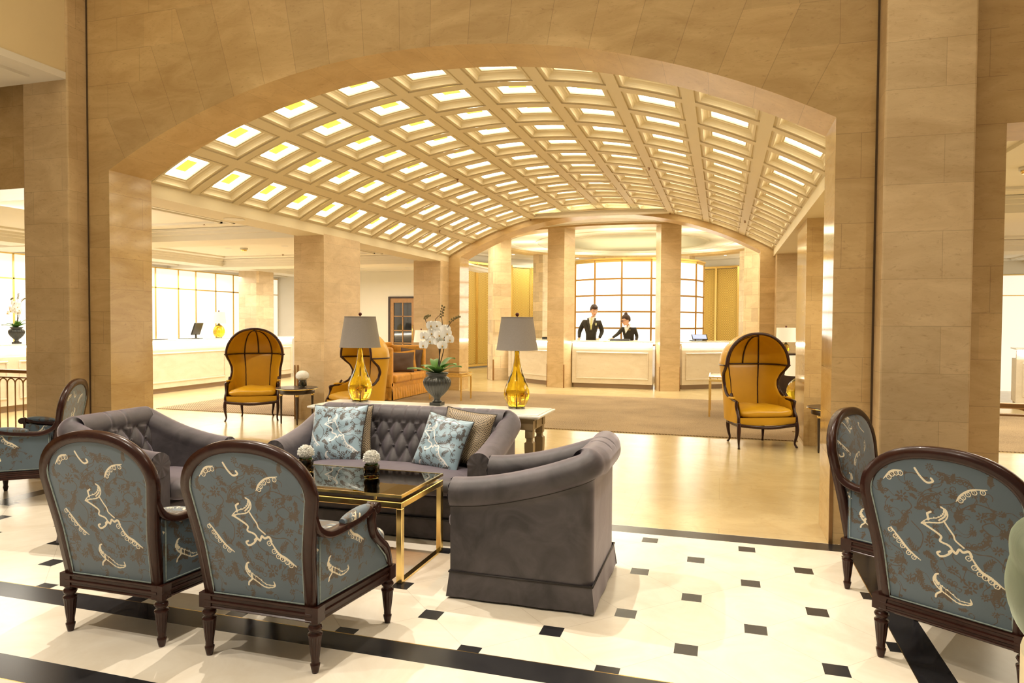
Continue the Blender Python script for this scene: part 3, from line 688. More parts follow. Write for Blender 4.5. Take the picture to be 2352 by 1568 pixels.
# lattice doors on the rotunda wall
for i, (a0, a1, mid) in enumerate(((-117.5, -104.0, -110.2), (-137.5, -126.5, -134.6), (149.5, 163.5, 157.6), (104, 118, 111))):
    d = struct(thing('door_%d' % (i + 2), None, None, (0, 0, 0))); z1 = 3.32 if i < 2 else 3.30
    n = 8
    w_ = MB()
    for s0, s1 in ((a0, mid), (mid, a1)):
        w_.grid(lambda u, v_: RP(lerp(s0 + .3, s1 - .3, u), 5.52, lerp(.12, z1 - .05, v_)), n, 1, False)
    w_.build('lattice_panel', M_LATTICE, d)
    w_ = MB()
    for a in (a0, mid, a1): w_.sweep([RP(a, 5.5, .05), RP(a, 5.5, z1)], [(-.03, -.03), (.03, -.03), (.03, .03), (-.03, .03)], smooth=False)
    for z in (.08, z1): w_.sweep([RP(lerp(a0, a1, t / 6), 5.5, z) for t in range(7)], [(-.03, -.035), (.03, -.035), (.03, .035), (-.03, .035)], nrm=(0, 0, 1), smooth=False)
    w_.build('door_frame', M_GOLD, d)
# back-lit drum screen
scn = thing('drum_screen', 'many-sided glowing drum screen with gold glazing bars behind the two clerks', 'screen', (RC[0], RC[1], 0))
NF, RD, PH = 16, 1.82, -2.0
rows = [.10, .91, 1.32, 1.725, 2.13, 2.54, 2.97]
for k in range(NF):
    a0, a1 = PH + k * 360 / NF, PH + (k + 1) * 360 / NF; w_ = MB()
    def rp(az, r, z): a = math.radians(az); return (r * math.sin(a), -r * math.cos(a), z)
    w_.quad(rp(a0, RD, .1), rp(a1, RD, .1), rp(a1, RD, 2.97), rp(a0, RD, 2.97)); w_.build('lit_panel', M_EMIT, scn)
w_ = MB()
for k in range(NF):
    a0, a1 = PH + k * 360 / NF, PH + (k + 1) * 360 / NF
    w_.sweep([rp(a0, RD + .01, 0), rp(a0, RD + .01, 3.0)], [(-.022, -.022), (.022, -.022), (.022, .022), (-.022, .022)], smooth=False)
    for z in rows[1:-1]: w_.sweep([rp(a0, RD + .01, z), rp(a1, RD + .01, z)], [(-.020, -.021), (.020, -.021), (.020, .021), (-.020, .021)], nrm=(0, 0, 1), smooth=False)
w_.build('glazing_bars', simple('dark_gold_bars', (.40, .21, .045), .45, .3), scn)
for nm, r0, z0, z1 in (('cornice', RD + .03, 2.95, 3.04), ('cornice_lip', RD + .06, 3.01, 3.05), ('plinth', RD + .03, 0, .12)):
    w_ = MB(); ring_ = [rp(PH + k * 360 / NF, r0, 0) for k in range(NF)]
    for k in range(NF):
        a, b_ = ring_[k], ring_[(k + 1) % NF]; w_.quad((a[0], a[1], z0), (b_[0], b_[1], z0), (b_[0], b_[1], z1), (a[0], a[1], z1))
    w_.add([(p[0], p[1], z1) for p in ring_], [tuple(range(NF))]); w_.add([(p[0], p[1], z0) for p in ring_], [tuple(reversed(range(NF)))])
    w_.build(nm, M_GOLD, scn)

# ---------------------------------------------------------------- reception desks
def desk(name, label, length, nb, loc, rz, top=1.05, depth=.7, h0=.06, group=None, ends=True):
    """local: front faces -Y, along X"""
    t = thing(name, label, 'reception desk', loc, rz, group)
    l2 = length / 2; w_ = MB()
    w_.box(-l2, l2, .0, depth - .05, .10, .86); w_.box(-l2, l2, .02, .08, .86, top - .045)
    w_.build('body', M_DESK, t)
    w_ = MB(); bl = length / nb
    for k in range(nb):
        a, b_ = -l2 + bl * k + .09, -l2 + bl * (k + 1) - .09; z0, z1 = .20, .80; tt = .03
        for (p, q_, r, s) in ((a, b_, z0, z0 + tt), (a, b_, z1 - tt, z1), (a, a + tt, z0 + tt, z1 - tt), (b_ - tt, b_, z0 + tt, z1 - tt)): w_.box(p, q_, -.016, 0, r, s)
    bevel(w_.build('panel_moulding', M_DESK, t), .006, 1)
    w_ = MB(); w_.box(-l2 + .02, l2 - .02, .05, depth - .1, 0, .10); w_.build('plinth', simple('desk_plinth_stone', (.32, .22, .14), .5) if 'desk_plinth_stone' not in MATS else MATS['desk_plinth_stone'], t)
    w_ = MB(); w_.box(-l2 - .02, l2 + .02, -.05, depth, top - .025, top); bevel(w_.build('desk_top', M_MARBLE, t), .005, 2)
    w_ = MB(); w_.box(-l2 + .01, l2 - .01, -.02, .015, top - .055, top - .03); w_.build('light_strip', M_LED, t)
    return t
desk('reception_desk', 'pale stone reception desk directly in front of the two clerks', 1.78, 1, (-2.325, 15.385, 0), 0, depth=.60)
a = math.radians(-36); desk('reception_desk', 'pale reception desk between pillars left of the clerks', 1.60, 1, (RC[0] + 3.62 * math.sin(a), RC[1] - 3.62 * math.cos(a), 0), a)
a = math.radians(36); desk('reception_desk', 'pale stone reception desk with tablet, between pillars right of the clerks', 1.60, 1, (RC[0] + 3.62 * math.sin(a), RC[1] - 3.62 * math.cos(a), 0), a)
desk('reception_desk', 'long pale stone reception desk running along the left wing', 9.9, 4, (-10.62, 10.65, 0), math.radians(90), top=1.06, depth=.5)
desk('reception_desk', 'pale stone counter seen through the opening on the right edge', 2.2, 1, (6.0, 13.9, 0), math.radians(-12), top=1.05, depth=.6)
# led wash beside the centre desk
for s in (-1, 1):
    w_ = MB(); w_.box(-2.325 + s * .985 - .008, -2.325 + s * .985 + .008, 15.44, 15.5, .05, 1.0); tag(w_.build('light_strip', M_LED), 'vertical glowing strip at the %s end of the centre reception desk' % ('left' if s < 0 else 'right'), 'light strip')

# rug with notches round the piers
w_ = MB(); ZR = .012
def rugq(x0, x1, y0, y1): w_.box(x0, x1, y0, y1, 0, ZR, skip='b')
xs = [-8.85, -6.08, -5.52, .92, 1.48, 6.5]
rugq(xs[0], xs[1], 9.2, 13.9 - .7); rugq(xs[1], xs[2], 10.01, 13.2); rugq(xs[2], xs[3], 9.2, 13.6); rugq(xs[3], xs[4], 10.01, 13.2); rugq(xs[4], xs[5], 9.2, 13.2)
tag(w_.build('jute_rug', M_RUG), 'huge woven beige jute rug across the vaulted lounge floor', 'rug')

# ---------------------------------------------------------------- small ceiling fittings
dl = None
spots = [(-9.235, 11.444), (-9.228, 12.685), (-7.903, 11.361), (-7.9, 12.7), (-9.2, 6.4), (-7.9, 6.4), (-9.2, 15.4), (-7.9, 15.4), (-9.2, 16.7), (-7.9, 16.7), (3.6, 7.4), (3.6, 11.6)]
rot = [RP(a, 4.75, 0)[:2] for a in (-60, -90, -120, -150, 180, 150, 120, 90, 60)] + [(-2.55, 14.95), RP(0, 2.9, 0)[:2], RP(-40, 3.0, 0)[:2], RP(40, 3.0, 0)[:2]]
for i, (x, y) in enumerate(spots + rot):
    lab, grp = ('round recessed downlight glowing in the flat wing ceiling', 'downlights of the wing ceilings') if i < len(spots) else ('round recessed downlight glowing in the rotunda ceiling', 'downlights of the rotunda ceiling')
    z = 2.86 if i < len(spots) else 3.605
    if dl is None:
        dl = thing('downlight', lab, 'downlight', (x, y, z), 0, grp)
        m_ = MB(); m_.lathe([(.062, -.004), (.062, 0.0), (.045, .0)], 20); m_.build('rim', M_METAL, dl)
        m_ = MB(); m_.lathe([(.044, -.003), (.044, .0)], 16); m_.build('lens', M_DOWN, dl)
    else: dup(dl, (x, y, z), label=lab, group=grp)
sp_ = None
for s_, y in ((-1.43, 9.15 * 1.05), (-2.74, 11.9), (1.36, 9.2 * 1.05), (1.36, 13.69), (2.75, 11.95), (-1.43, 13.69)):
    p = VP(s_, y, 0)
    if sp_ is None:
        sp_ = thing('sprinkler', 'tiny brass sprinkler head on a rib of the vaulted ceiling', 'sprinkler', p, 0, 'sprinklers on the vault ribs')
        m_ = MB(); m_.lathe([(.022, -.006), (.022, 0)], 12); m_.lathe([(.008, -.03), (.008, -.006)], 8); m_.build('body', M_BRONZE, sp_)
        m_ = MB(); m_.lathe([(.016, -.036), (.016, -.032)], 10); m_.build('deflector', M_BRONZE, sp_)
    else: dup(sp_, p)
for p in ((-7.165, 8.365, 2.86), (-8.923, 12.757, 2.86)): dup(sp_, p, label='tiny sprinkler head hanging from the flat left wing ceiling', group='sprinklers of the left wing ceiling')
def detector(loc, lab):
    t = thing('smoke_detector', lab, 'smoke detector', loc); m_ = MB(); m_.lathe([(.05, -.06), (.06, -.04), (.06, -.03)], 20); m_.build('sensor', M_BRASS, t); m_ = MB(); m_.lathe([(.075, -.03), (.075, 0)], 20); m_.build('base', M_METAL, t)
detector((-8.915, 11.488, 2.86), 'round smoke detector on the left wing ceiling')
detector((2.60, 7.30, 2.86), 'round smoke detector on the ceiling beyond the right opening')
m_ = MB(); m_.lathe([(.12, -.006), (.125, 0)], 28); tag(m_.build('ceiling_speaker', M_PLASTER, loc=(-5.77, 7.26, 2.70)), 'flat round white disc on the underside of the left vault beam', 'ceiling speaker')

# railings in the side openings
def railing(name, label, xa, xb, y, dirn, sp=.105, rings=True):
    t = thing(name, label, 'railing', (0, 0, 0)); Ht = .95; st = sp * dirn
    m_ = MB(); m_.box(min(xa, xb), max(xa, xb), y - .028, y + .028, Ht - .035, Ht); bevel(m_.build('handrail', M_BRONZE, t), .008, 2)
    m_ = MB(); m_.box(min(xa, xb), max(xa, xb), y - .008, y + .008, Ht - .085, Ht - .072); m_.box(min(xa, xb), max(xa, xb), y - .008, y + .008, .10, .115); m_.build('rail_bar', M_BRONZE, t)
    m_ = MB()
    if rings: m_.box(xa - .022, xa + .022, y - .02, y + .02, 0, Ht - .03); m_.build('newel_post', M_BRONZE, t); m_ = MB()
    for k in ((0, 1) if rings else ()):
        m_.tube([(xa + dirn * .05 + .022 * math.cos(a_), y, (.78 if k else .55) + (.07 if k else .13) * math.sin(a_)) for a_ in [2 * PI * i / 20 for i in range(20)]], .005, 6, closed=True)
    if rings: m_.build('scroll_ring', M_BRONZE, t)
    first_ = None; k = 0; x = xa + st * 1.0
    while (x - xb) * dirn < 0:
        m_ = MB(); r = abs(st) / 2
        m_.tube([(x, y, .11), (x, y, Ht - .14)], .0065, 6)
        for s in (-1, 1): m_.tube([(x + s * (r - r * math.cos(t_)), y, Ht - .14 + r * .95 * math.sin(t_)) for t_ in [PI / 2 * i / 6 for i in range(7)]], .0065, 6)
        if first_ is None: first_ = m_.build('baluster', M_BRONZE, t); x0 = x
        else: c = first_.copy(); COL.objects.link(c); c.parent = t; c.location = (x - x0, 0, 0)
        x += st
    return t
railing('railing', 'bronze railing with arched balusters in the opening at the left edge', -6.42, -8.3, 5.2, -1)
railing('railing', 'bronze railing with arched balusters in the opening at the right edge', 1.69, 3.6, 5.2, 1, .23, False)
# ================================================================ WOVEN PATTERN (drawn into arrays, looked up per vertex)
PW, PH_, PR = .64, .70, .0020
pnx, pny = int(PW / PR), int(PH_ / PR)
PB = np.zeros((pny, pnx), np.float32); PC = np.zeros((pny, pnx), np.float32)
def stroke(A, pts, w, soft=.0022, wf=None):
    pts = [tuple(p) for p in pts]
    for i in range(len(pts) - 1):
        (x0, y0), (x1, y1) = pts[i], pts[i + 1]
        ww = w if wf is None else w * wf((i + .5) / (len(pts) - 1))
        m_ = ww + soft * 2
        i0 = max(0, int((min(x0, x1) - m_) / PR)); i1 = min(pnx, int((max(x0, x1) + m_) / PR) + 2)
        j0 = max(0, int((min(y0, y1) - m_) / PR)); j1 = min(pny, int((max(y0, y1) + m_) / PR) + 2)
        if i1 <= i0 or j1 <= j0: continue
        gx, gy = np.meshgrid(np.arange(i0, i1) * PR, np.arange(j0, j1) * PR)
        dx, dy = x1 - x0, y1 - y0; t = np.clip(((gx - x0) * dx + (gy - y0) * dy) / (dx * dx + dy * dy + 1e-12), 0, 1)
        d = np.hypot(gx - x0 - t * dx, gy - y0 - t * dy)
        np.maximum(A[j0:j1, i0:i1], np.clip((ww - d) / soft + .5, 0, 1), out=A[j0:j1, i0:i1])
def crv(pts, n=7): return [(p.x, p.y) for p in catmull([(a, b_, 0) for a, b_ in pts], n)]
def px(*pts): return [((x - 80) / 630 * .52 + .05, (1180 - y) / 820 * .58 + .035) for x, y in pts]
def curl(A, x, y, r, a0, turns, w, sgn=1):
    stroke(A, [(x + r * (1 - t * .75) * math.cos(a0 + sgn * turns * 2 * PI * t), y + r * (1 - t * .75) * math.sin(a0 + sgn * turns * 2 * PI * t)) for t in [i / 14 for i in range(15)]], w)
def flower(A, x, y, r):
    for k in range(8):
        a = 2 * PI * k / 8 + x * 40; stroke(A, [(x + r * .5 * math.cos(a), y + r * .5 * math.sin(a)), (x + r * .88 * math.cos(a), y + r * .88 * math.sin(a))], r * .13)
    stroke(A, [(x, y), (x + .0005, y)], r * .2)
def spray(A, x, y, a, l, n=7):
    c = crv([(x, y), (x + l * .5 * math.cos(a + .15), y + l * .5 * math.sin(a + .15)), (x + l * math.cos(a), y + l * math.sin(a))]); stroke(A, c, .0016)
    for k in range(1, n):
        p = c[int(k / n * (len(c) - 1))]; ll = l * .32 * (1 - k / n * .6)
        for s in (-1, 1): stroke(A, [p, (p[0] + ll * math.cos(a + s * .8), p[1] + ll * math.sin(a + s * .8))], .0021)
def comb(A, c, w, r, s=1, n=5):
    stroke(A, c, w, wf=lambda t: .5 + math.sin(PI * t))
    for k in range(n):
        i = int((k + .5) / n * (len(c) - 2)); p, q_ = c[i], c[i + 1]; d = math.hypot(q_[0] - p[0], q_[1] - p[1]) + 1e-9
        nx, ny = -(q_[1] - p[1]) / d * s, (q_[0] - p[0]) / d * s
        stroke(A, [(p[0] + nx * r + r * .8 * math.cos(t), p[1] + ny * r + r * .8 * math.sin(t)) for t in [2 * PI * z / 12 for z in range(13)]], .0015); stroke(A, [(p[0] + nx * r * .6, p[1] + ny * r * .6), (p[0] + nx * r * 1.3, p[1] + ny * r * 1.3)], .0012)
def lace(A, c, w_, hook=.3):
    n_ = len(c); L_, R2 = [], []
    for i, p in enumerate(c):
        a_, b_ = c[max(0, i - 1)], c[min(n_ - 1, i + 1)]; d = math.hypot(b_[0] - a_[0], b_[1] - a_[1]) + 1e-9; nx, ny = -(b_[1] - a_[1]) / d, (b_[0] - a_[0]) / d
        ww = w_ * math.sin(PI * min(1, i / (n_ - 1) * 1.12)) ** .8 if i / (n_ - 1) < .89 else 0
        L_.append((p[0] + nx * ww, p[1] + ny * ww)); R2.append((p[0] - nx * ww, p[1] - ny * ww))
    stroke(A, L_, .0012 if A is PB else .0017); stroke(A, R2, .0015 if A is PB else .0024)
    for i in range(3, n_ - 5, 3 if A is PC else 8): stroke(A, [L_[i], R2[i + 2]], .0006)
    for i in range(3, n_ - 3, 4): stroke(A, [L_[i], (L_[i][0] * 1.0 + (L_[i][0] - c[i][0]) * .45, L_[i][1] + (L_[i][1] - c[i][1]) * .45)], .0016)
rp_ = random.Random(11)
# brown growth
for (x, y, r) in ((210, 550, 26), (560, 590, 22), (330, 800, 22), (500, 1010, 28), (250, 470, 17), (620, 760, 20), (470, 590, 16), (180, 920, 18), (640, 550, 15), (560, 1045, 17), (430, 930, 20), (140, 640, 16), (300, 520, 14), (660, 900, 18), (230, 1060, 20), (360, 690, 14), (520, 690, 14), (150, 1080, 14), (400, 400, 18), (530, 470, 16), (600, 1130, 15), (270, 990, 13), (640, 660, 13), (120, 540, 14)):
    c = px((x, y))[0]; flower(PB, c[0], c[1], r / 820 * .80)
    for k in range(2):
        a = rp_.uniform(0, 2 * PI); l = rp_.uniform(.035, .07); e = (c[0] + l * math.cos(a), c[1] + l * math.sin(a))
        stroke(PB, crv([c, (c[0] + l * .5 * math.cos(a + .5), c[1] + l * .5 * math.sin(a + .5)), e]), .0013)
        for q_ in range(3): b2 = a + rp_.uniform(-1.3, 1.3); stroke(PB, [e, (e[0] + .012 * math.cos(b2), e[1] + .012 * math.sin(b2))], .0024)
for (x, y, a, l) in ((450, 650, 1.2, .07), (280, 880, 2.2, .07), (640, 1080, 2.0, .08), (300, 860, -.6, .06), (120, 560, 1.8, .06), (250, 1010, -1.0, .07), (560, 900, 1.0, .07), (600, 420, 1.5, .05), (350, 1120, .6, .06), (180, 780, 1.0, .06), (660, 700, 1.3, .06), (420, 1130, 2.2, .05), (360, 620, 2.6, .05), (150, 980, .5, .06)):
    c = px((x, y))[0]; spray(PB, c[0], c[1], a, l)
for pts, s in ((((375, 500), (330, 520), (295, 560), (275, 610)), 1), (((590, 680), (580, 735), (535, 775), (470, 775)), -1), (((232, 640), (225, 700), (185, 735), (140, 745)), -1), (((330, 905), (350, 960), (400, 1010), (455, 1030)), 1), (((380, 370), (440, 395), (500, 400), (540, 440)), -1), (((650, 960), (610, 990), (590, 1040), (600, 1100)), 1)):
    lace(PB, crv(px(*pts)), .0080); comb(PB, [(q_[0], q_[1]) for q_ in crv(px(*pts))], .0010, .0110, s, 6)
for pts in (((235, 640), (255, 600), (230, 560)), ((590, 680), (560, 640), (600, 610), (640, 640)), ((250, 690), (300, 760), (280, 850), (220, 880)), ((420, 730), (520, 800), (600, 800), (650, 850)), ((470, 780), (430, 850), (480, 900), (560, 930)), ((480, 560), (540, 520), (620, 540)), ((200, 430), (260, 400), (330, 420)), ((150, 860), (200, 900), (190, 980), (130, 1000)), ((300, 1100), (380, 1060), (420, 1100)), ((500, 1010), (450, 960), (400, 940)), ((560, 1060), (640, 1010), (700, 1040)), ((330, 540), (380, 560), (440, 540), (470, 500))):
    stroke(PB, crv(px(*pts)), .0019)
for (x, y, r) in ((240, 640, 14), (640, 610, 14), (215, 880, 16), (650, 850, 15), (560, 930, 12), (130, 1000, 14), (480, 900, 12), (330, 420, 12), (700, 1040, 12), (600, 600, 11)):
    c = px((x, y))[0]; curl(PB, c[0], c[1], r / 820 * .66, rp_.uniform(0, 6), 1.1, .0016)
for k in range(46):
    x, y = rp_.uniform(.06, .60), rp_.uniform(.04, .66)
    if rp_.random() < .45: flower(PB, x, y, rp_.uniform(.010, .016))
    else: spray(PB, x, y, rp_.uniform(0, 6.28), rp_.uniform(.03, .05), 5)
    a = rp_.uniform(0, 6.28); curl(PB, x + .02 * math.cos(a), y + .02 * math.sin(a), rp_.uniform(.010, .020), a, .9, .0014, rp_.choice((-1, 1)))
# open lacework inside the heavy crescents
for pts in (((590, 690), (570, 750), (500, 772)), ((232, 650), (210, 715), (160, 742))):
    c = crv(px(*pts))
    for p in c[::3]: stroke(PB, [(p[0] - .012, p[1] - .004), (p[0] + .012, p[1] + .006)], .0012)
# cream motifs
comb(PC, crv(px((215, 395), (165, 410), (125, 465))), 0.0024, 0.0119, 1, 4)
stroke(PC, crv(px((278, 370), (300, 410), (330, 442), (358, 432), (350, 415))), 0.0039)
comb(PC, crv(px((585, 430), (520, 445), (475, 485), (455, 525))), 0.0024, 0.0112, 1, 5)
lace(PC, crv(px((296, 692), (330, 668), (378, 652), (404, 622), (405, 588), (388, 572))), .0105)
stroke(PC, crv(px((378, 652), (404, 622), (406, 588), (388, 572))), .0030)
stroke(PC, crv(px((300, 688), (345, 715), (383, 745), (378, 775), (415, 790), (428, 815), (405, 850), (375, 865), (362, 848), (375, 838))), 0.0039)
stroke(PC, crv(px((398, 652), (418, 690), (438, 725), (445, 752), (480, 785))), 0.0031)
stroke(PC, crv(px((415, 828), (430, 815), (445, 828), (460, 800), (476, 812), (500, 800), (512, 825))), 0.0044)
stroke(PC, px((330, 660), (325, 625), (342, 612)), 0.0039)
comb(PC, crv(px((505, 820), (545, 895), (590, 925), (640, 968))), 0.0034, 0.0123, -1, 6)
comb(PC, crv(px((150, 755), (190, 815), (230, 872), (285, 920))), 0.0029, 0.0109, -1, 6)
lace(PC, crv(px((352, 980), (345, 1015), (365, 1050), (405, 1080), (450, 1112), (500, 1105), (498, 1080))), .0095)
stroke(PC, crv(px((362, 975), (348, 985), (345, 1010), (358, 1040))), .0032)
stroke(PC, crv(px((368, 1050), (372, 1075), (350, 1100), (345, 1120))), 0.0034)
def woven(U, V_, shift=(0, 0), dense=False):
    if dense:
        A_ = woven(U, V_, shift); B_ = woven(np.asarray(V_) * 1.15, np.asarray(U) * 1.15, (.21, .17)); A_[:, 0] = np.maximum(A_[:, 0], B_[:, 0]); A_[:, 1] = np.maximum(A_[:, 1], B_[:, 1] * .8); return A_
    U = np.asarray(U) + shift[0]; V_ = np.asarray(V_) + shift[1]
    fx = (U / PR) % pnx; fy = (V_ / PR) % pny
    i = fx.astype(int) % pnx; j = fy.astype(int) % pny
    i2 = (i + 1) % pnx; j2 = (j + 1) % pny; ax = fx - np.floor(fx); ay = fy - np.floor(fy)
    out = np.zeros((len(U), 4), np.float32)
    for c, A in ((0, PB), (1, PC)):
        out[:, c] = A[j, i] * (1 - ax) * (1 - ay) + A[j, i2] * ax * (1 - ay) + A[j2, i] * (1 - ax) * ay + A[j2, i2] * ax * ay
    out[:, 3] = 1; return out
M_PIPE = simple('pale_blue_piping', (.27, .33, .32), .5, noise=.5, nscale=90)

# ================================================================ ROUND-BACK ARMCHAIR (bergere)
ZT, Z0b = .74, .27
def hw(z, out=0):
    if z <= ZT: b_ = interp(z, [(.21, .240), (.27, .243), (.50, .257), (.64, .280), (.74, .297)])
    else: t = min(1, (z - ZT) / (.205 + out)); b_ = (.297) * max(0, 1 - t ** 2.25) ** (1 / 2.25)
    return b_
def yb(z): return -.262 - .17 * (z - .30)
def leg_prof():
    return [(r_, z_ * .218 / .275) for r_, z_ in [(.013, 0), (.015, .012), (.020, .040), (.0205, .048), (.016, .054), (.0175, .062), (.0165, .070), (.020, .10), (.0245, .15), (.0275, .190), (.030, .200), (.030, .208), (.019, .216), (.026, .228), (.031, .240), (.026, .252), (.019, .260), (.026, .268), (.026, .275)]]
def turned_leg(x, y):
    m_ = MB(); lp_ = leg_prof(); m_.lathe(lp_, 48, (x, y, 0), flute=lambda k: (.16, 12) if 7 <= k <= 9 else None)
    m_.box(x - .030, x + .030, y - .028, y + .028, .216, .280); return m_
def armchair():
    t = thing('round_back_armchair', '', 'armchair')
    # back frame
    pts = []; n = 10
    for i in range(n + 1): z = lerp(.22, ZT, i / n); pts.append((-hw(z), yb(z), z))
    for i in range(1, 28):
        a = PI - PI * i / 28; z = ZT + .202 * abs(math.sin(a)) ** .93; x = .297 * math.copysign(abs(math.cos(a)) ** .90, math.cos(a)); pts.append((x, yb(z), z))
    for i in range(n + 1): z = lerp(ZT, .22, i / n); pts.append((hw(z), yb(z), z))
    pr = [(-.024, -.022), (.018, -.022), (.024, -.016), (.024, -.006), (.019, -.002), (.024, .004), (.024, .016), (.016, .022), (-.012, .024), (-.018, .018), (-.022, .016), (-.024, .008)]
    m_ = MB(); m_.sweep(pts, pr, nrm=(0, 1, .17)); m_.build('back_frame', M_WOOD, t)
    # back fabric (outside) and padding (inside)
    zb0, zb1 = .284, .925
    def rows(nv): return [zb0 + (zb1 - zb0) * math.sin(j / nv * PI / 2) for j in range(nv + 1)]
    for nm, yo, nu, nv, bulge in (('back_panel', -.014, 250, 270, -.004), ('back_padding', .014, 110, 120, .035)):
        m_ = MB(); rz = rows(nv); inner = yo > 0
        def fn(u, v_):
            z = rz[int(round(v_ * nv))]; w0 = max(0, hw(z, -.008) - .020) if z < zb1 - 1e-6 else 0; x = (2 * u - 1) * w0
            if inner: x = -x
            e = (1 - (2 * u - 1) ** 4) * (1 - ((z - zb0) / (zb1 - zb0) * 2 - 1) ** 6); return (x, yb(z) + yo + bulge * e, z)
        m_.grid(fn, nu, nv, True)
        V_ = np.array(m_.v); W_ = woven(V_[:, 0] * (1 if not inner else -1) + .31, V_[:, 2] - .262, (0, 0) if not inner else (.2, .1), inner)
        m_.build(nm, M_DAMASK, t, weave=W_)
    zz = [zb0 + (zb1 - zb0) * math.sin(j / 30 * PI / 2) for j in range(31)]
    pth = [(-max(0, hw(z, -.008) - .021), yb(z) - .017, z) for z in zz] + [(max(0, hw(z, -.008) - .021), yb(z) - .017, z) for z in zz[::-1][1:]]
    m_ = MB(); m_.tube(pth, .0042, 6, closed=True)
    m_.build('piping', M_PIPE, t)
    # seat rail
    m_ = MB(); rp4 = [(-.262, -.265), (.262, -.265), (.325, .262), (-.325, .262)]
    prh = [(.022, -.031), (.027, -.026), (.020, -.020), (.020, -.012), (.027, -.007), (.027, .003), (.019, .007), (.019, .018), (.026, .023), (.026, .031)]; prr = prh + [(-a_, b2) for a_, b2 in prh[::-1]]
    for i in range(4):
        a, b_ = rp4[i], rp4[(i + 1) % 4]; m_.sweep([(a[0], a[1], .248), (b_[0], b_[1], .248)], prr if True else prr, nrm=(0, 0, 1), smooth=False)
    m_.build('seat_rail', M_WOOD, t)
    for x, y in ((-.262, -.262), (.262, -.262), (-.325, .262), (.325, .262)): turned_leg(x, y).build('leg', M_WOOD, t)
    # arms
    for s in (-1, 1):
        arm = MB()
        A = catmull([(s * .286, yb(.74), .73), (s * .287, -.318, .66), (s * .288, -.285, .600), (s * .292, -.215, .567), (s * .300, -.12, .565), (s * .312, 0, .578), (s * .320, .105, .598)], 5)
        ap = [(-.022, -.016), (.022, -.016), (.026, -.006), (.020, 0), (.024, .010), (.014, .018), (-.014, .018), (-.024, .010), (-.020, 0), (-.026, -.006)]
        arm.sweep(A, ap, nrm=(0, 0, 1), scale=[.8 + .2 * min(1, i / 12) for i in range(len(A))])
        # scroll
        arm.sweep([(s * .320 - .028, .128, .592), (s * .320 + .028, .128, .592)], [(.026 * math.cos(a), .026 * math.sin(a)) for a in [2 * PI * i / 16 for i in range(16)]], nrm=(0, 0, 1))
        arm.sweep([(s * .320 - .031, .128, .592), (s * .320 + .031, .128, .592)], [(.011 * math.cos(a), .011 * math.sin(a)) for a in [2 * PI * i / 12 for i in range(12)]], nrm=(0, 0, 1))
        B = catmull([(s * .320, .112, .592), (s * .321, .098, .54), (s * .322, .112, .48), (s * .323, .165, .425), (s * .324, .228, .37), (s * .325, .262, .27)], 5)
        arm.sweep(B, [(-.022, -.017), (.022, -.017), (.024, 0), (.022, .017), (-.022, .017), (-.024, 0)], nrm=(0, 1, .3))
        am = arm.build('arm', M_WOOD, t)
        # pad
        pd = MB(); C = [Vector((s * lerp(.303, .316, i / 60), lerp(-.12, .085, i / 60), lerp(.590, .608, i / 60))) for i in range(61)]
        pd.sweep(C, [(.028 * math.cos(a), .024 * math.sin(a)) for a in [2 * PI * i / 44 for i in range(44)]], nrm=(0, 0, 1), scale=[max(.12, math.sin(PI * (i + .6) / 61.2)) ** .28 for i in range(61)])
        Vv = np.array(pd.v); pd.build('arm_pad', M_DAMASK, am, weave=woven(Vv[:, 0] + .3, Vv[:, 1] + .3, (.1, .05), True))
        # side panel
        top = [(-.262, .600), (-.22, .560), (-.12, .548), (0, .560), (.090, .572), (.100, .515), (.118, .468), (.165, .405), (.22, .345), (.245, .295)]
        sp = MB(); nu, nv = 110, 64
        for off, flip in ((.012, s < 0), (-.030, s > 0)):
            def fs(u, v_):
                y = lerp(-.262, .243, u); zt = interp(y, top); z = lerp(.282, max(.285, zt), v_); x = s * (lerp(.262, .3245, (y + .262) / .505) + lerp(0, -.005, v_) + off + (.004 if off > 0 else -.018) * math.sin(PI * u) * math.sin(PI * v_)); return (x, y, z)
            sp.grid(fs, nu, nv, True, flip=flip)
        Vv = np.array(sp.v); o_ = sp.build('side_panel', M_DAMASK, t, weave=woven(Vv[:, 1] * (1 if s > 0 else -1) + .40, Vv[:, 2] - .28, (.06, .0)))
        pth = [(s * (lerp(.262, .3245, (y + .262) / .505) + .013), y, interp(y, top) - .004) for y in [lerp(-.255, .243, i / 40) for i in range(41)]]
        pm = MB(); pm.tube(pth, .0040, 6); pm.tube([(s * (.262 + .014), -.25, .60), (s * (.262 + .014), -.25, .289), (s * (.3245 + .012), .24, .289)], .0040, 6); pm.build('side_piping', M_PIPE, o_)
    # seat deck and cushion
    m_ = MB(); m_.add([(-.25, -.25, .28), (.25, -.25, .28), (.31, .255, .28), (-.31, .255, .28), (-.25, -.25, .345), (.25, -.25, .345), (.305, .25, .345), (-.305, .25, .345)], [(4, 5, 6, 7), (0, 1, 5, 4), (1, 2, 6, 5), (2, 3, 7, 6), (3, 0, 4, 7)], True)
    Vv = np.array(m_.v); m_.build('seat_deck', M_DAMASK, t, weave=woven(Vv[:, 0] + .3, Vv[:, 1] + .3))
    m_ = MB()
    def sg(c, e): return math.copysign(abs(c) ** e, c)
    def fc(u, v_):
        a = 2 * PI * u; b_ = -PI / 2 + PI * v_; x = sg(math.cos(b_), .42) * sg(math.cos(a), .30); y = sg(math.cos(b_), .42) * sg(math.sin(a), .30); z = sg(math.sin(b_), .75)
        wd = lerp(.235, .292, (y + 1) / 2); return (x * wd,   .075 + y * .302, .395 + z * .058 + .012 * (1 - x * x) * (1 - y * y) * (z > 0))
    m_.grid(fc, 200, 70, True, closeu=True); Vv = np.array(m_.v)
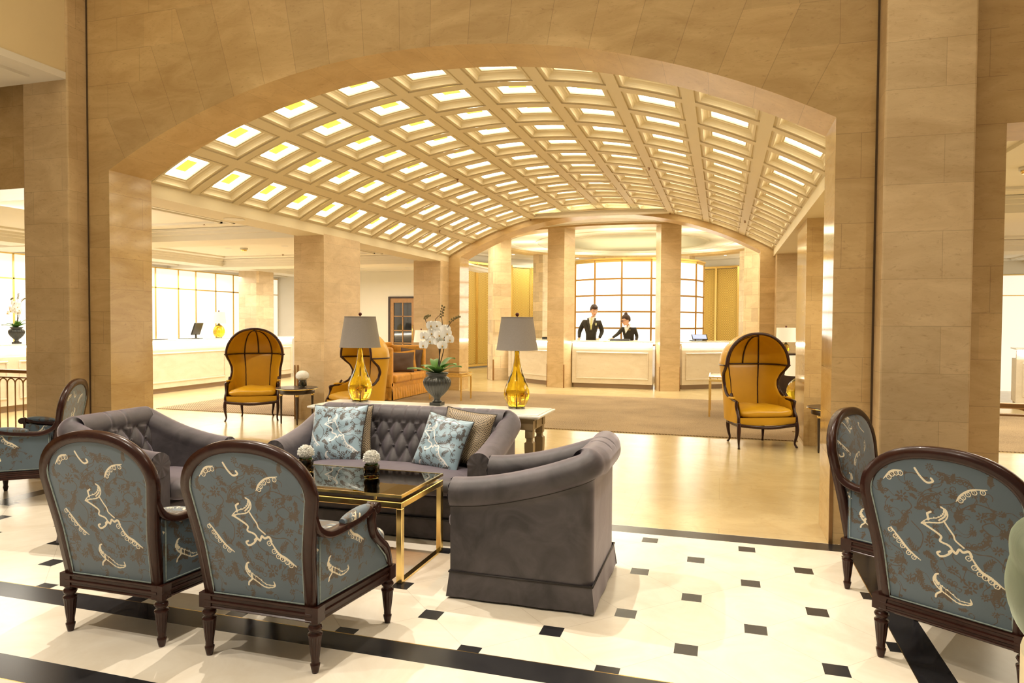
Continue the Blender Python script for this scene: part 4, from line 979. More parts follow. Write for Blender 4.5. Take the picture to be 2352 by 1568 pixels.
    m_.build('seat_cushion', M_DAMASK, t, weave=woven(Vv[:, 0] + .3, Vv[:, 1] + .3 + np.where(np.abs(Vv[:, 1]) > .2, Vv[:, 2] - .42, 0), (0, 0), True))
    return t
ch = armchair(); GRP = None
def place_ch(o, cx, cy, deg, label):
    o.location = (cx, cy, 0); o.rotation_euler = (0, 0, math.radians(deg)); o['label'] = label
place_ch(ch, -1.850, 2.745, 0, 'blue damask armchair seen from behind, directly in front of the brass coffee table')
place_ch(dup(ch), -2.630, 2.745, 0, 'blue damask armchair seen from behind, left neighbour of the one before the coffee table')
a = math.radians(-35); cx, cy = .685, 3.343
lx, ly = -.262, -.262
place_ch(dup(ch), cx - (lx * math.cos(a) - ly * math.sin(a)), cy - (lx * math.sin(a) + ly * math.cos(a)), -35, 'blue damask armchair at the lower right, back turned, partly hidden by the green velvet seat')
# far right: near back leg at (.679,4.156), facing +x and a little to the camera
def place_by_leg(o, leg, pos, deg, label):
    a = math.radians(deg); place_ch(o, pos[0] - (leg[0] * math.cos(a) - leg[1] * math.sin(a)), pos[1] - (leg[0] * math.sin(a) + leg[1] * math.cos(a)), deg, label)
place_by_leg(dup(ch), (.262, -.262), (.679, 4.156), -119, 'blue damask armchair standing beside the right pilaster, its oval inner back showing')
place_by_leg(dup(ch), (.325, .262), (-5.78, 4.367), 123, 'blue damask armchair facing left at the left edge, beside the bronze railing')

# ================================================================ ROLLED-ARM VELVET SEATS
def rolled(name, label, cat, Wd, D, Hb, Ha, loc, rz, tuft, r=.082, seat=.43, mat=None, ncush=1):
    mat = mat or M_VELVET
    t = thing(name, label, cat, loc, rz); hw_, hd = Wd / 2, D / 2; cr = .07
    P = [(-hw_, hd - D * i / 24) for i in range(0, int(24 * (D - cr) / D) + 1)]
    P += [(-hw_ + cr - cr * math.cos(a), -hd + cr - cr * math.sin(a)) for a in [PI / 2 * i / 6 for i in range(0, 7)]]
    nb = max(12, int(Wd / .0095)) if tuft else 20
    P += [(lerp(-hw_ + cr, hw_ - cr, i / nb), -hd) for i in range(1, nb)]
    P += [(hw_ - cr + cr * math.sin(a), -hd + cr - cr * math.cos(a)) for a in [PI / 2 * i / 6 for i in range(0, 7)]]
    P += [(hw_, hd - D * i / 24) for i in range(int(24 * (D - cr) / D), -1, -1)]
    Pn = []; 
    for p in P:
        if not Pn or math.hypot(p[0] - Pn[-1][0], p[1] - Pn[-1][1]) > 1e-4: Pn.append(p)
    P = Pn; n = len(P)
    def hgt(x, y): a = (hd - y) / D; return Ha + (Hb - Ha) * (max(0, min(1, a)) ** 1.7)
    NP = 10; NR = 18; NI = 46
    verts = []; K = None
    for i, p in enumerate(P):
        a_, b_ = P[max(0, i - 1)], P[min(n - 1, i + 1)]; tx, ty = b_[0] - a_[0], b_[1] - a_[1]; l = math.hypot(tx, ty); nx, ny = ty / l, -tx / l
        # outward must point away from centre
        if nx * p[0] + ny * (p[1]) < 0 and not (abs(p[0]) < hw_ * .98 and ny < 0): nx, ny = -nx, -ny
        h = hgt(*p); wb = smooth01(((hd - p[1]) / D - .45) / .5) * lerp(.35, 1, smooth01((hw_ - .03 - abs(p[0])) / .16))
        rr = r * (1 + .10 * wb); cxo, cz = -rr + lerp(.034, .062, wb), h - rr
        prof = [(0, lerp(.135, cz - .77 * rr, k / NP)) for k in range(NP + 1)]
        for k in range(1, NR + 1):
            a = math.radians(lerp(-50, 196, k / NR)); gro = 0
            if tuft and wb > .6 and abs(p[0]) < hw_ - .2: gro = .006 * max(0, 1 - abs(((p[0] / tuft) % 1) - .5) * 9) * (k > 6)
            prof.append((cxo + (rr - gro) * math.cos(a), cz + (rr - gro) * math.sin(a)))
        o1, z1 = prof[-1]; o2 = lerp(-.135, -.24, wb); z2 = seat - .10
        for k in range(1, NI + 1):
            tt = k / NI; o_ = lerp(o1, o2, tt ** 1.1); z = lerp(z1, z2, tt)
            if tuft and wb > .3 and abs(p[0]) < hw_ - .10:
                dz = .21; u1 = p[0] / tuft + (z - .30) / dz; u2 = p[0] / tuft - (z - .30) / dz
                o_ -= .034 * ((abs(math.sin(PI * u1 / 1)) * abs(math.sin(PI * u2 / 1))) ** .5 - .5) * min(1, wb * 1.3) * .85
            prof.append((o_, z))
        K = len(prof)
        for o_, z in prof: verts.append((p[0] + nx * o_, p[1] + ny * o_, z))
    fs = [(i * K + j, (i + 1) * K + j, (i + 1) * K + j + 1, i * K + j + 1) for i in range(n - 1) for j in range(K - 1)]
    m_ = MB(); m_.add(verts, fs, True)
    body = m_.build('frame_upholstery', mat, t)
    # arm fronts
    for s, i in ((-1, 0), (1, n - 1)):
        m_ = MB(); base = verts[i * K:(i + 1) * K]; poly = [(v_[0], hd, v_[2]) for v_ in base[:NP + NR + 8]]
        cx_ = sum(q_[0] for q_ in poly) / len(poly); inner_x = poly[-1][0]
        poly.append((inner_x, hd, .135))
        # pleated fan on the roll
        rc = (s * (hw_ + .034 - r), Ha - r); fan = []
        for k in range(41):
            a = 2 * PI * k / 40; fan.append((rc[0] + s * 0 + r * .985 * math.cos(a), hd + .004 + .004 * math.cos(a * 10), rc[1] + r * .985 * math.sin(a)))
        f_ = [tuple(range(len(poly)))] if s > 0 else [tuple(reversed(range(len(poly))))]
        m_.add(poly, f_); o = len(m_.v)
        m_.add(fan + [(rc[0], hd + .012, rc[1])], [(k, k + 1, 41) if s > 0 else (k + 1, k, 41) for k in range(40)], True)
        m_.build('arm_front', mat, t)
    # seat deck, cushions
    m_ = MB(); m_.box(-hw_ + .08, hw_ - .08, -hd + .1, hd - .015, .135, seat - .14); bevel(m_.build('seat_base', mat, t), .02, 3)
    cw = (Wd - .27) / ncush
    for k in range(ncush):
        c0 = -hw_ + .135 + cw * (k + .5)
        def fc(u, v_):
            a = 2 * PI * u; b2 = -PI / 2 + PI * v_; sg = lambda c, e: math.copysign(abs(c) ** e, c)
            x = sg(math.cos(b2), .4) * sg(math.cos(a), .22); y = sg(math.cos(b2), .4) * sg(math.sin(a), .22); z = sg(math.sin(b2), .8)
            return (c0 + x * cw * .5, (.12 + hd + .01) / 2 - .06 + y * (D - .22) / 2 + .0, seat - .07 + z * .07 + (.012 * (1 - x * x) * (1 - y * y) if z > 0 else 0))
        m_ = MB(); m_.grid(fc, 64, 20, True, closeu=True); m_.build('seat_cushion', mat, t)
    # skirt with corner pleats
    R_c = [(-hw_, -hd), (hw_, -hd), (hw_, hd), (-hw_, hd)]; m_ = MB()
    for i in range(4):
        a, b_ = Vector(R_c[i] + (0,)), Vector(R_c[(i + 1) % 4] + (0,)); d = (b_ - a).normalized(); nn = Vector((d.y, -d.x, 0)); nseg = 24
        def fk(u, v_):
            p = a.lerp(b_, u); fl = .003 + .010 * (1 - v_) + .003 * math.sin(u * 17 + i) * (1 - v_); e = min(u, 1 - u) * (b_ - a).length
            fl += .004 * (1 - v_) * max(0, 1 - e / .05)
            p = p + nn * fl - d * (fl if u < 1e-6 else 0) + d * (fl if u > 1 - 1e-6 else 0)
            return (p.x, p.y, lerp(.012, .140, v_))
        m_.grid(fk, nseg, 4, True)
    m_.build('skirt', mat, t)
    m_ = MB(); c5 = [(x * 1.0 + math.copysign(.005, x), y + math.copysign(.005, y), .141) for x, y in R_c]; m_.tube(c5 + [c5[0]], .0055, 6); m_.build('skirt_welt', simple('dark_velvet_welt', (.02, .016, .015), .5) if 'dark_velvet_welt' not in MATS else MATS['dark_velvet_welt'], t)
    # welt under the roll (outside)
    m_ = MB(); pth = []
    for i in range(0, n, 2): v_ = verts[i * K + NP]; pth.append((v_[0] * 1.002, v_[1] * 1.002, v_[2]))
    m_.tube(pth, .0035, 5); m_.build('arm_welt', MATS['dark_velvet_welt'], t)
    if tuft:
        bm_ = None; dz = .21; nb_ = int((hw_ - .14) / (tuft / 2))
        for row in range(0, 4):
            z = .30 + dz * .5 * (row + 2) - 0.0
            if z > Hb - .17 or z < seat + .01: continue
            for k in range(-nb_, nb_ + 1):
                if (k + row) % 2: continue
                x = k * tuft / 2
                if abs(x) > hw_ - .16: continue
                tt = (Hb - 1.3 * r - z) / (Hb - 1.3 * r - (seat - .10)); o_ = lerp(-.128, -.24, max(0, tt) ** 1.1) + .012
                if bm_ is None:
                    mm = MB(); mm.ell((0, 0, 0), (.011, .006, .011), 10, 6); bm_ = mm.build('button', mat, t); c = bm_
                else: c = bm_.copy(); COL.objects.link(c); c.parent = t
                c.location = (x, -hd - o_ + .004, z)
    return t
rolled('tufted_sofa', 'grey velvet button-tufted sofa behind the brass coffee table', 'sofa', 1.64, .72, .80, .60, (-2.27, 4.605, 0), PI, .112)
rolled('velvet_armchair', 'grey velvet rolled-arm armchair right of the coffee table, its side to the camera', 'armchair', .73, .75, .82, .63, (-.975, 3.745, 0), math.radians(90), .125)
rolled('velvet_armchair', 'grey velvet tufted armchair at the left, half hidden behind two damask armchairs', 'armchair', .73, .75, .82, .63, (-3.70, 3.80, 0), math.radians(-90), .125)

# ---------------------------------------------------------------- throw pillows
def pillow(name, label, loc, rot, sx, sy, mat, th=.075, wv=None, n=60, pipe=None, cat='cushion', seed=0):
    m_ = MB(); rn = random.Random(seed); ph = [rn.uniform(0, 6) for _ in range(4)]
    def f(sgn):
        def fn(u, v_):
            a, b_ = 2 * u - 1, 2 * v_ - 1; px_ = a * (1 - .075 * (1 - b_ * b_)) * sx; pz = b_ * (1 - .075 * (1 - a * a)) * sy
            h = th * (max(0, (1 - a ** 4) * (1 - b_ ** 4))) ** .55
            h += .006 * math.sin(a * 5 + b_ * 3 + ph[0]) * (1 - a * a) * (1 - b_ * b_) + .004 * math.sin(a * 3 - b_ * 9 + ph[1]) * (1 - a * a) * (1 - b_ * b_)
            return (px_, -sgn * h, pz)
        return fn
    m_.grid(f(1), n, n, True); m_.grid(f(-1), n, n, True, flip=True)
    Vv = np.array(m_.v); t = thing(name, label, cat, loc)
    t.rotation_euler = rot
    m_.build('cover', mat, t, weave=woven(Vv[:, 0] + .31, Vv[:, 2] + .32, wv) if wv else None)
    edge = []
    for k in range(80):
        q_ = k / 20; i = int(q_); fr_ = q_ - i
        a, b_ = [(2 * fr_ - 1, -1), (1, 2 * fr_ - 1), (1 - 2 * fr_, 1), (-1, 1 - 2 * fr_)][i]
        edge.append((a * (1 - .075 * (1 - b_ * b_)) * sx, 0, b_ * (1 - .075 * (1 - a * a)) * sy))
    m_ = MB(); m_.tube(edge, .0045, 6, closed=True); m_.build('piping', pipe or mat, t)
    return t
rd = math.radians
M_PIPED = simple('dark_piping', (.03, .025, .022), .5)
pillow('throw_pillow', 'pale blue satin damask pillow at the left end of the grey sofa', (-2.76, 4.62, .60), (rd(-20), rd(-2), rd(2)), .225, .225, M_SATIN, .07, (0, 0), 130, M_PIPED)
pillow('throw_pillow', 'dotted brown silk pillow peeping out behind the left blue pillow', (-2.72, 4.71, .60), (rd(-18), rd(-6), rd(4)), .20, .20, M_DOTS, .05, None, 30, M_PIPED)
pillow('throw_pillow', 'pale blue satin damask pillow slumped at the right end of the grey sofa', (-1.89, 4.58, .59), (rd(-24), rd(8), rd(-12)), .19, .20, M_SATIN, .065, (.07, .02), 120, M_PIPED, seed=3)
pillow('throw_pillow', 'dotted brown silk pillow standing behind the right blue pillow', (-1.76, 4.69, .62), (rd(-20), rd(5), rd(-9)), .205, .20, M_DOTS, .06, None, 30, M_PIPED, seed=5)

# ================================================================ BRASS COFFEE TABLE
def brass_table(label, x0, x1, y0, y1, ht, loc=(0, 0, 0), rz=0, bar=.034, glass=None, floor_ring=True, gap=.03):
    t = thing('glass_coffee_table', label, 'coffee table', loc, rz)
    for x in (x0, x1 - bar):
        for y in (y0, y1 - bar):
            m_ = MB(); m_.box(x, x + bar, y, y + bar, 0, ht - .075); bevel(m_.build('leg', M_BRASS, t), .003, 1)
    def ringm(z0, z1, e=0, w2=bar):
        m_ = MB(); a, b_, c, d = x0 - e, x1 + e, y0 - e, y1 + e
        m_.box(a, b_, c, c + w2, z0, z1); m_.box(a, b_, d - w2, d, z0, z1); m_.box(a, a + w2, c + w2, d - w2, z0, z1); m_.box(b_ - w2, b_, c + w2, d - w2, z0, z1); return m_
    bevel(ringm(ht - .075, ht - .040).build('upper_frame', M_BRASS, t), .003, 1)
    if floor_ring:
        for xa_ in (x0, x1 - bar): m_ = MB(); m_.box(xa_, xa_ + bar, y0 + bar, y1 - bar, 0, .012); m_.build('floor_bar', M_BRASS, t)
    ringm(ht - .016, ht, 0, .012).build('glass_rim', M_BRASS, t)
    m_ = MB()
    for x in (lerp(x0, x1, .14), lerp(x0, x1, .86)):
        for y in (y0 + .02, y1 - .02): m_.box(x - .006, x + .006, y - .006, y + .006, ht - .042, ht - .014)
    m_.build('spacer', M_BRASS, t)
    m_ = MB(); m_.box(x0 + .012, x1 - .012, y0 + .012, y1 - .012, ht - .012, ht - .002); m_.build('glass_top', glass or M_TABLEGL, t)
    return t
brass_table('square-legged brass coffee table with smoked glass top in front of the grey sofa', -2.90, -1.675, 3.472, 4.07, .492)

def flower_vase(label, loc, r=.05, h=.075, br=.055, glass=None):
    t = thing('flower_vase', label, 'flower vase', loc); n = 24
    m_ = MB(); m_.lathe([(r * .8, .0), (r, .008), (r * 1.02, h * .35), (r * .90, h * .50), (r * 1.0, h * .65), (r * 1.0, h * .95), (r * .9, h), (r * .82, h), (r * .86, h * .9), (r * .86, .012), (0.0001, .012)], n); m_.build('vase', glass or M_OLIVE, t)
    m_ = MB()
    for k in range(5):
        a = 2 * PI * k / 5; m_.tube([(0, 0, .015), (.01 * math.cos(a), .01 * math.sin(a), h * .8), (br * .4 * math.cos(a), br * .4 * math.sin(a), h + br * .35)], .002, 5)
        for q_ in (1,): m_.add([(.3 * br * math.cos(a), .3 * br * math.sin(a), h), (.75 * br * math.cos(a + .3), .75 * br * math.sin(a + .3), h + .012), (.85 * br * math.cos(a), .85 * br * math.sin(a), h + .004), (.7 * br * math.cos(a - .3), .7 * br * math.sin(a - .3), h - .004)], [(0, 1, 2, 3)])
    m_.build('stem', M_LEAF, t)
    m_ = MB(); rn = random.Random(int(loc[0] * 100))
    for k in range(130):
        zf = 1 - 1.35 * (k + .5) / 130; a = k * 2.399; rr = math.sqrt(max(0, 1 - zf * zf)); d = Vector((rr * math.cos(a), rr * math.sin(a), zf)); c = Vector((0, 0, h + br * .75)); s1 = d.cross(Vector((0, 0, 1)) if abs(d.z) < .9 else Vector((1, 0, 0))).normalized(); s2 = d.cross(s1)
        R0 = br * (.55 + .1 * rn.random()); R1 = br * (.95 + .12 * rn.random()); w2 = br * .27; pts = []
        for j in range(7):
            b_ = -1 + 2 * j / 6; pts.append(c + d * (R1 + br * .07 * ((j % 2) * 2 - 1)) + s1 * w2 * b_ + s2 * (rn.random() - .5) * br * .12)
        base = c + d * R0; pts2 = [base + s1 * w2 * .3, base - s1 * w2 * .3]
        vs_ = [tuple(p) for p in pts + pts2]; m_.add(vs_, [(7, 0, 1, 2), (7, 2, 3), (7, 3, 8), (8, 3, 4), (8, 4, 5, 6)], True)
    m_.ell((0, 0, h + br * .75), (br * .93, br * .93, br * .80), 14, 8)
    m_.build('bloom', M_PETAL, t)
    return t
flower_vase('small ribbed olive glass vase of white carnations at the right on the coffee table', (-2.035, 3.80, .492), .048, .085, .050)
flower_vase('small olive glass vase of white carnations at the left on the coffee table', (-2.515, 3.83, .492), .048, .085, .050)

# ================================================================ CONSOLE, LAMPS, ORCHID
t = thing('console_table', 'long marble-topped console table behind the grey sofa', 'console table', (0, 0, 0))
ZC = .755; cx0, cx1, cy0, cy1 = -3.285, -1.29, 5.02, 5.52
m_ = MB(); m_.box(cx0, cx1, cy0, cy1, ZC - .022, ZC - .008); m_.box(cx0 + .025, cx1 - .025, cy0 + .025, cy1 - .025, ZC - .008, ZC); m_.box(cx0 + .02, cx1 - .02, cy0 + .02, cy1 - .02, ZC - .034, ZC - .022)
bevel(m_.build('marble_top', M_MARBLE, t), .003, 2)
m_ = MB(); m_.box(cx0 + .07, cx1 - .07, cy0 + .06, cy1 - .06, ZC - .125, ZC - .034); m_.box(cx0 + .055, cx1 - .055, cy0 + .045, cy1 - .045, ZC - .05, ZC - .034)
for y in (cy0 + .15, cy1 - .15): m_.box(cx1 - .07, cx1 - .062, y - .012, y + .012, ZC - .115, ZC - .06)
m_.build('apron', M_TAUPE, t)
for x in (cx0 + .105, cx1 - .105):
    for y in (cy0 + .10, cy1 - .10):
        m_ = MB(); pr4 = [(.034, 0), (.020, .0)]; zs = [(.016, .0), (.017, .03), (.027, .03), (.027, .045), (.019, .05), (.034, .50), (.034, .53), (.022, .54), (.022, .56), (.030, .57), (.030, .63)]
        vv = [(x + a * r_, y + b_ * r_, z) for r_, z in zs for a, b_ in ((-1, -1), (1, -1), (1, 1), (-1, 1))]
        m_.add(vv, [(k * 4 + i, k * 4 + (i + 1) % 4, (k + 1) * 4 + (i + 1) % 4, (k + 1) * 4 + i) for k in range(len(zs) - 1) for i in range(4)]); m_.build('leg', M_TAUPE, t)

def lamp(label, loc, total=.735, glass=None, shade=M_SHADE, rb=.175, rt=.133, sh=.262, body=None, watt=None):
    t = thing('table_lamp', label, 'table lamp', loc)
    z0s = total - sh
    m_ = MB()
    prof = body or [(.060, 0), (.070, .004), (.078, .02), (.083, .035), (.098, .075), (.105, .11), (.102, .145), (.088, .19), (.066, .24), (.046, .29), (.034, .335), (.026, .38), (.021, .42), (.018, z0s + .02)]
    sc_ = z0s / (.735 - .262)
    prof = [(r_, z * sc_) for r_, z in prof]
    inner = [(max(.004, r_ - .006), max(z, .035)) for r_, z in prof[::-1] if z > .03 or r_ > .0]
    m_.lathe([(p_, q_) for p_, q_ in prof if q_ >= .012], 48); m_.build('glass_body', glass or M_AMBER, t)
    m_ = MB(); m_.lathe([(prof[0][0], 0), (prof[0][0] + .008, .003), (prof[1][0] + .002, .0115)], 40); m_.build('glass_foot', M_CLEAR, t)
    m_ = MB(); m_.tube([(0, 0, .002), (0, 0, total)], .0035, 8); m_.lathe([(.012, z0s - .01), (.016, z0s + .0), (.016, z0s + .05), (.006, z0s + .06)], 12); m_.build('rod', M_BRASS, t)
    m_ = MB(); n = 48
    m_.grid(lambda u, v_: (lerp(rb, rt, v_) * math.cos(2 * PI * u), lerp(rb, rt, v_) * math.sin(2 * PI * u), lerp(z0s, total, v_)), n, 4, True, closeu=True)
    m_.grid(lambda u, v_: ((lerp(rb, rt, v_) - .004) * math.cos(2 * PI * u), (lerp(rb, rt, v_) - .004) * math.sin(2 * PI * u), lerp(z0s, total, v_)), n, 4, True, closeu=True, flip=True)
    for zz_, rr in ((z0s, rb), (total, rt)): m_.tube([(rr * math.cos(a), rr * math.sin(a), zz_) for a in [2 * PI * i / n for i in range(n)]], .003, 5, closed=True)
    m_.build('lamp_shade', shade, t)
    m_ = MB(); m_.lathe([(.003, total - .005), (.005, total + .008), (.014, total + .016), (.0155, total + .024), (.011, total + .034), (.0001, total + .038)], 16); m_.build('finial', M_PIN, t)
    m_ = MB()
    for k in range(3): a = 2 * PI * k / 3; m_.tube([(0, 0, total - .008), (rt * math.cos(a), rt * math.sin(a), total - .008)], .002, 4)
    m_.build('spider', M_BRASS, t)
    return t
lamp('amber glass teardrop lamp with grey shade at the left end of the console table', (-3.005, 5.405, ZC), .735)
lamp('amber glass teardrop lamp with grey shade at the right end of the console table', (-1.585, 5.405, ZC), .735, rb=.168, rt=.128)

def orchid(label, loc, sc_=1.0, lite=False):
    t = thing('potted_orchid', label, 'potted orchid', loc)
    rn = random.Random(int(loc[1] * 10)); m_ = MB()
    m_.box(-.048, .048, -.048, .048, 0, .026); m_.lathe([(.034, .026), (.042, .032), (.030, .042), (.026, .058), (.034, .066), (.034, .070), (.060, .092), (.092, .128), (.112, .165), (.118, .195), (.112, .215), (.096, .232), (.080, .240), (.078, .248), (.092, .262), (.096, .268), (.090, .274), (.080, .262), (.074, .240), (.0001, .232)], 96, flute=lambda k: (.085, 24) if 6 <= k <= 10 else None)
    m_.build('urn', M_URN, t)
    m_ = MB()
    for k, (a, l, up) in enumerate(((.2, .23, .05), (.9, .19, .10), (2.7, .22, .05), (3.4, .28, .035), (2.2, .16, .09), (4.3, .15, .05), (5.4, .20, .05), (5.9, .24, .07))):
        d = Vector((math.cos(a), math.sin(a), 0)); sd = Vector((-d.y, d.x, 0)); ns = 10
        def fl(u, v_):
            s_ = v_; w2 = .043 * math.sin(PI * min(.98, .08 + s_ * .92)) ** .6; p = d * (l * s_ * (1 - .1 * s_)) + Vector((0, 0, .255 + up * 3.2 * s_ * (1 - s_ * .62))); b_ = 2 * u - 1
            return tuple(p + sd * w2 * b_ + Vector((0, 0, .012 * abs(b_))))
        m_.grid(fl, 4, ns, True)
        m_.build('leaf', M_LEAF, t); m_ = MB()
    stems = [((.02, 0, .25), (.01, 0, .5), (-.085, .0, .66), (-.105, 0, .72), (-.07, 0, .742)), ((-.01, .01, .25), (.03, .01, .5), (.045, 0, .66), (.04, 0, .74), (.055, 0, .82)), ((.0, -.01, .25), (.055, 0, .45), (.07, 0, .60), (.13, 0, .70), (.20, 0, .735)), ((.01, .02, .25), (.02, 0, .45), (.02, .0, .6), (-.02, 0, .70), (.03, .0, .76))]
    m_ = MB(); tips = []
    for s_ in stems:
        c = catmull(s_, 7); m_.tube(c, .0042, 6, scale=[1 - .5 * i / len(c) for i in range(len(c))]); tips.append(c)
        m_.build('flower_stem', M_STEM, t); m_ = MB()
    bm = None
    def bloom(p, yaw, pitch, s_):
        nonlocal bm
        if bm is None:
            q_ = MB()
            for k, (ang, ln, wd) in enumerate(((PI / 2, .030, .017), (PI / 2 + 2.2, .030, .016), (PI / 2 - 2.2, .030, .016), (.25, .036, .030), (PI - .25, .036, .030))):
                d = Vector((math.cos(ang), 0, math.sin(ang))); sd = Vector((-d.z, 0, d.x))
                def fp(u, v_): w2 = wd * math.sin(PI * (.10 + .86 * v_)) ** .8; b_ = 2 * u - 1; return tuple(d * ln * 1.15 * v_ + sd * w2 * b_ + Vector((0, -.006 * math.sin(PI * v_) + .006 * v_ - .003 * (k > 2), 0)))
                q_.grid(fp, 4, 5, True)
            bm = q_.build('bloom', M_PETAL, t); l_ = MB(); l_.ell((0, -.008, -.006), (.006, .009, .008), 8, 6); lip = l_.build('lip', M_LIP, bm); c = bm
        else:
            c = bm.copy(); COL.objects.link(c); c.parent = t; lp2 = bm.children[0].copy(); COL.objects.link(lp2); lp2.parent = c
        c.location = p; c.rotation_euler = (pitch, 0, yaw); c.scale = (s_, s_, s_)
    for (x, z, yw) in ((-.108, .575, -.5), (-.110, .50, -.4), (-.045, .60, -.2), (-.055, .535, -.3), (.0, .665, .2), (-.035, .665, -.2), (.02, .615, .1), (.02, .53, .1), (.06, .50, .3), (.035, .585, .3), (.098, .60, .5), (.125, .55, .6), (.075, .635, .2)):
        bloom((x * 1.0, -.035 + rn.uniform(-.02, .03), z), yw + .29, rn.uniform(-.15, .2), 1.12)
    m_ = MB()
    for c in tips[:3]:
        for k in range(len(c) - 9, len(c)):
            p = c[k]; s_ = 1 if k % 2 else -1; m_.ell((p.x + s_ * .012, p.y, p.z + .008), (.0075, .007, .009), 8, 6); m_.tube([p, (p.x + s_ * .010, p.y, p.z + .006)], .0015, 4)
    m_.build('buds', M_BUD, t)
    t.scale = (sc_,) * 3
    return t
orchid('white orchid in a dark fluted urn in the middle of the console table', (-2.268, 5.37, ZC))
orchid('white orchid in a dark urn on the left wing desk, seen through the left opening', (-10.9, 8.45, 1.06), .98)

# ================================================================ GREEN VELVET SEAT (right foreground)
t = thing('green_velvet_chair', 'green velvet channel-backed chair cut off by the right edge in the foreground', 'chair', (1.30, 2.30, 0), math.radians(-12))
m_ = MB()
def fg(u, v_):
    a = lerp(-PI * 1.10, PI * .15, u); z = lerp(.42, .87, v_)
    ch_ = .010 * abs(math.sin(v_ * PI * 3)) ; rr = .46 + .03 * math.sin(PI * v_) ** .7 + ch_ - (.07 * max(0, (v_ - .8) / .2) ** 2) - .13 * max(0, (.35 - v_) / .35) ** 1.5
    return (rr * math.cos(a) * .95, .1 + rr * math.sin(a), z)
m_.grid(fg, 40, 30, True, flip=False)
def fg2(u, v_):
    p = Vector(fg(u, 1 - v_)); c = Vector((0, .1, p.z)); d = (c - p); d.z = 0; d.normalize(); q_ = p + d * (.09 * math.sin(PI / 2 * min(1, v_ * 4))); q_.z += .03 * math.sin(PI * min(1, v_ * 6)) if v_ < 1 / 6 else 0; return tuple(q_)
m_.grid(fg2, 40, 30, True)
m_.build('backrest', M_GREEN, t)
m_ = MB(); m_.grid(lambda u, v_: (.43 * math.cos(lerp(-PI, PI, u)), .1 + .43 * math.sin(lerp(-PI, PI, u)), lerp(.06, .44, v_)), 40, 2, True, closeu=True); m_.add([(.43 * math.cos(2 * PI * i / 40), .1 + .43 * math.sin(2 * PI * i / 40), .44) for i in range(40)], [tuple(range(40))]); m_.build('base_upholstery', simple('cream_upholstery', (.70, .60, .38), .8, noise=.05), t)
m_ = MB(); m_.ell((0, .12, .44), (.36, .36, .07), 30, 12); m_.build('seat_cushion', M_GREEN, t)
for k in range(4):
    a = PI / 4 + k * PI / 2; m_ = MB(); m_.lathe([(.014, 0), (.02, .07)], 12, (.36 * math.cos(a), .1 + .36 * math.sin(a), 0)); m_.build('leg', M_WOOD, t)
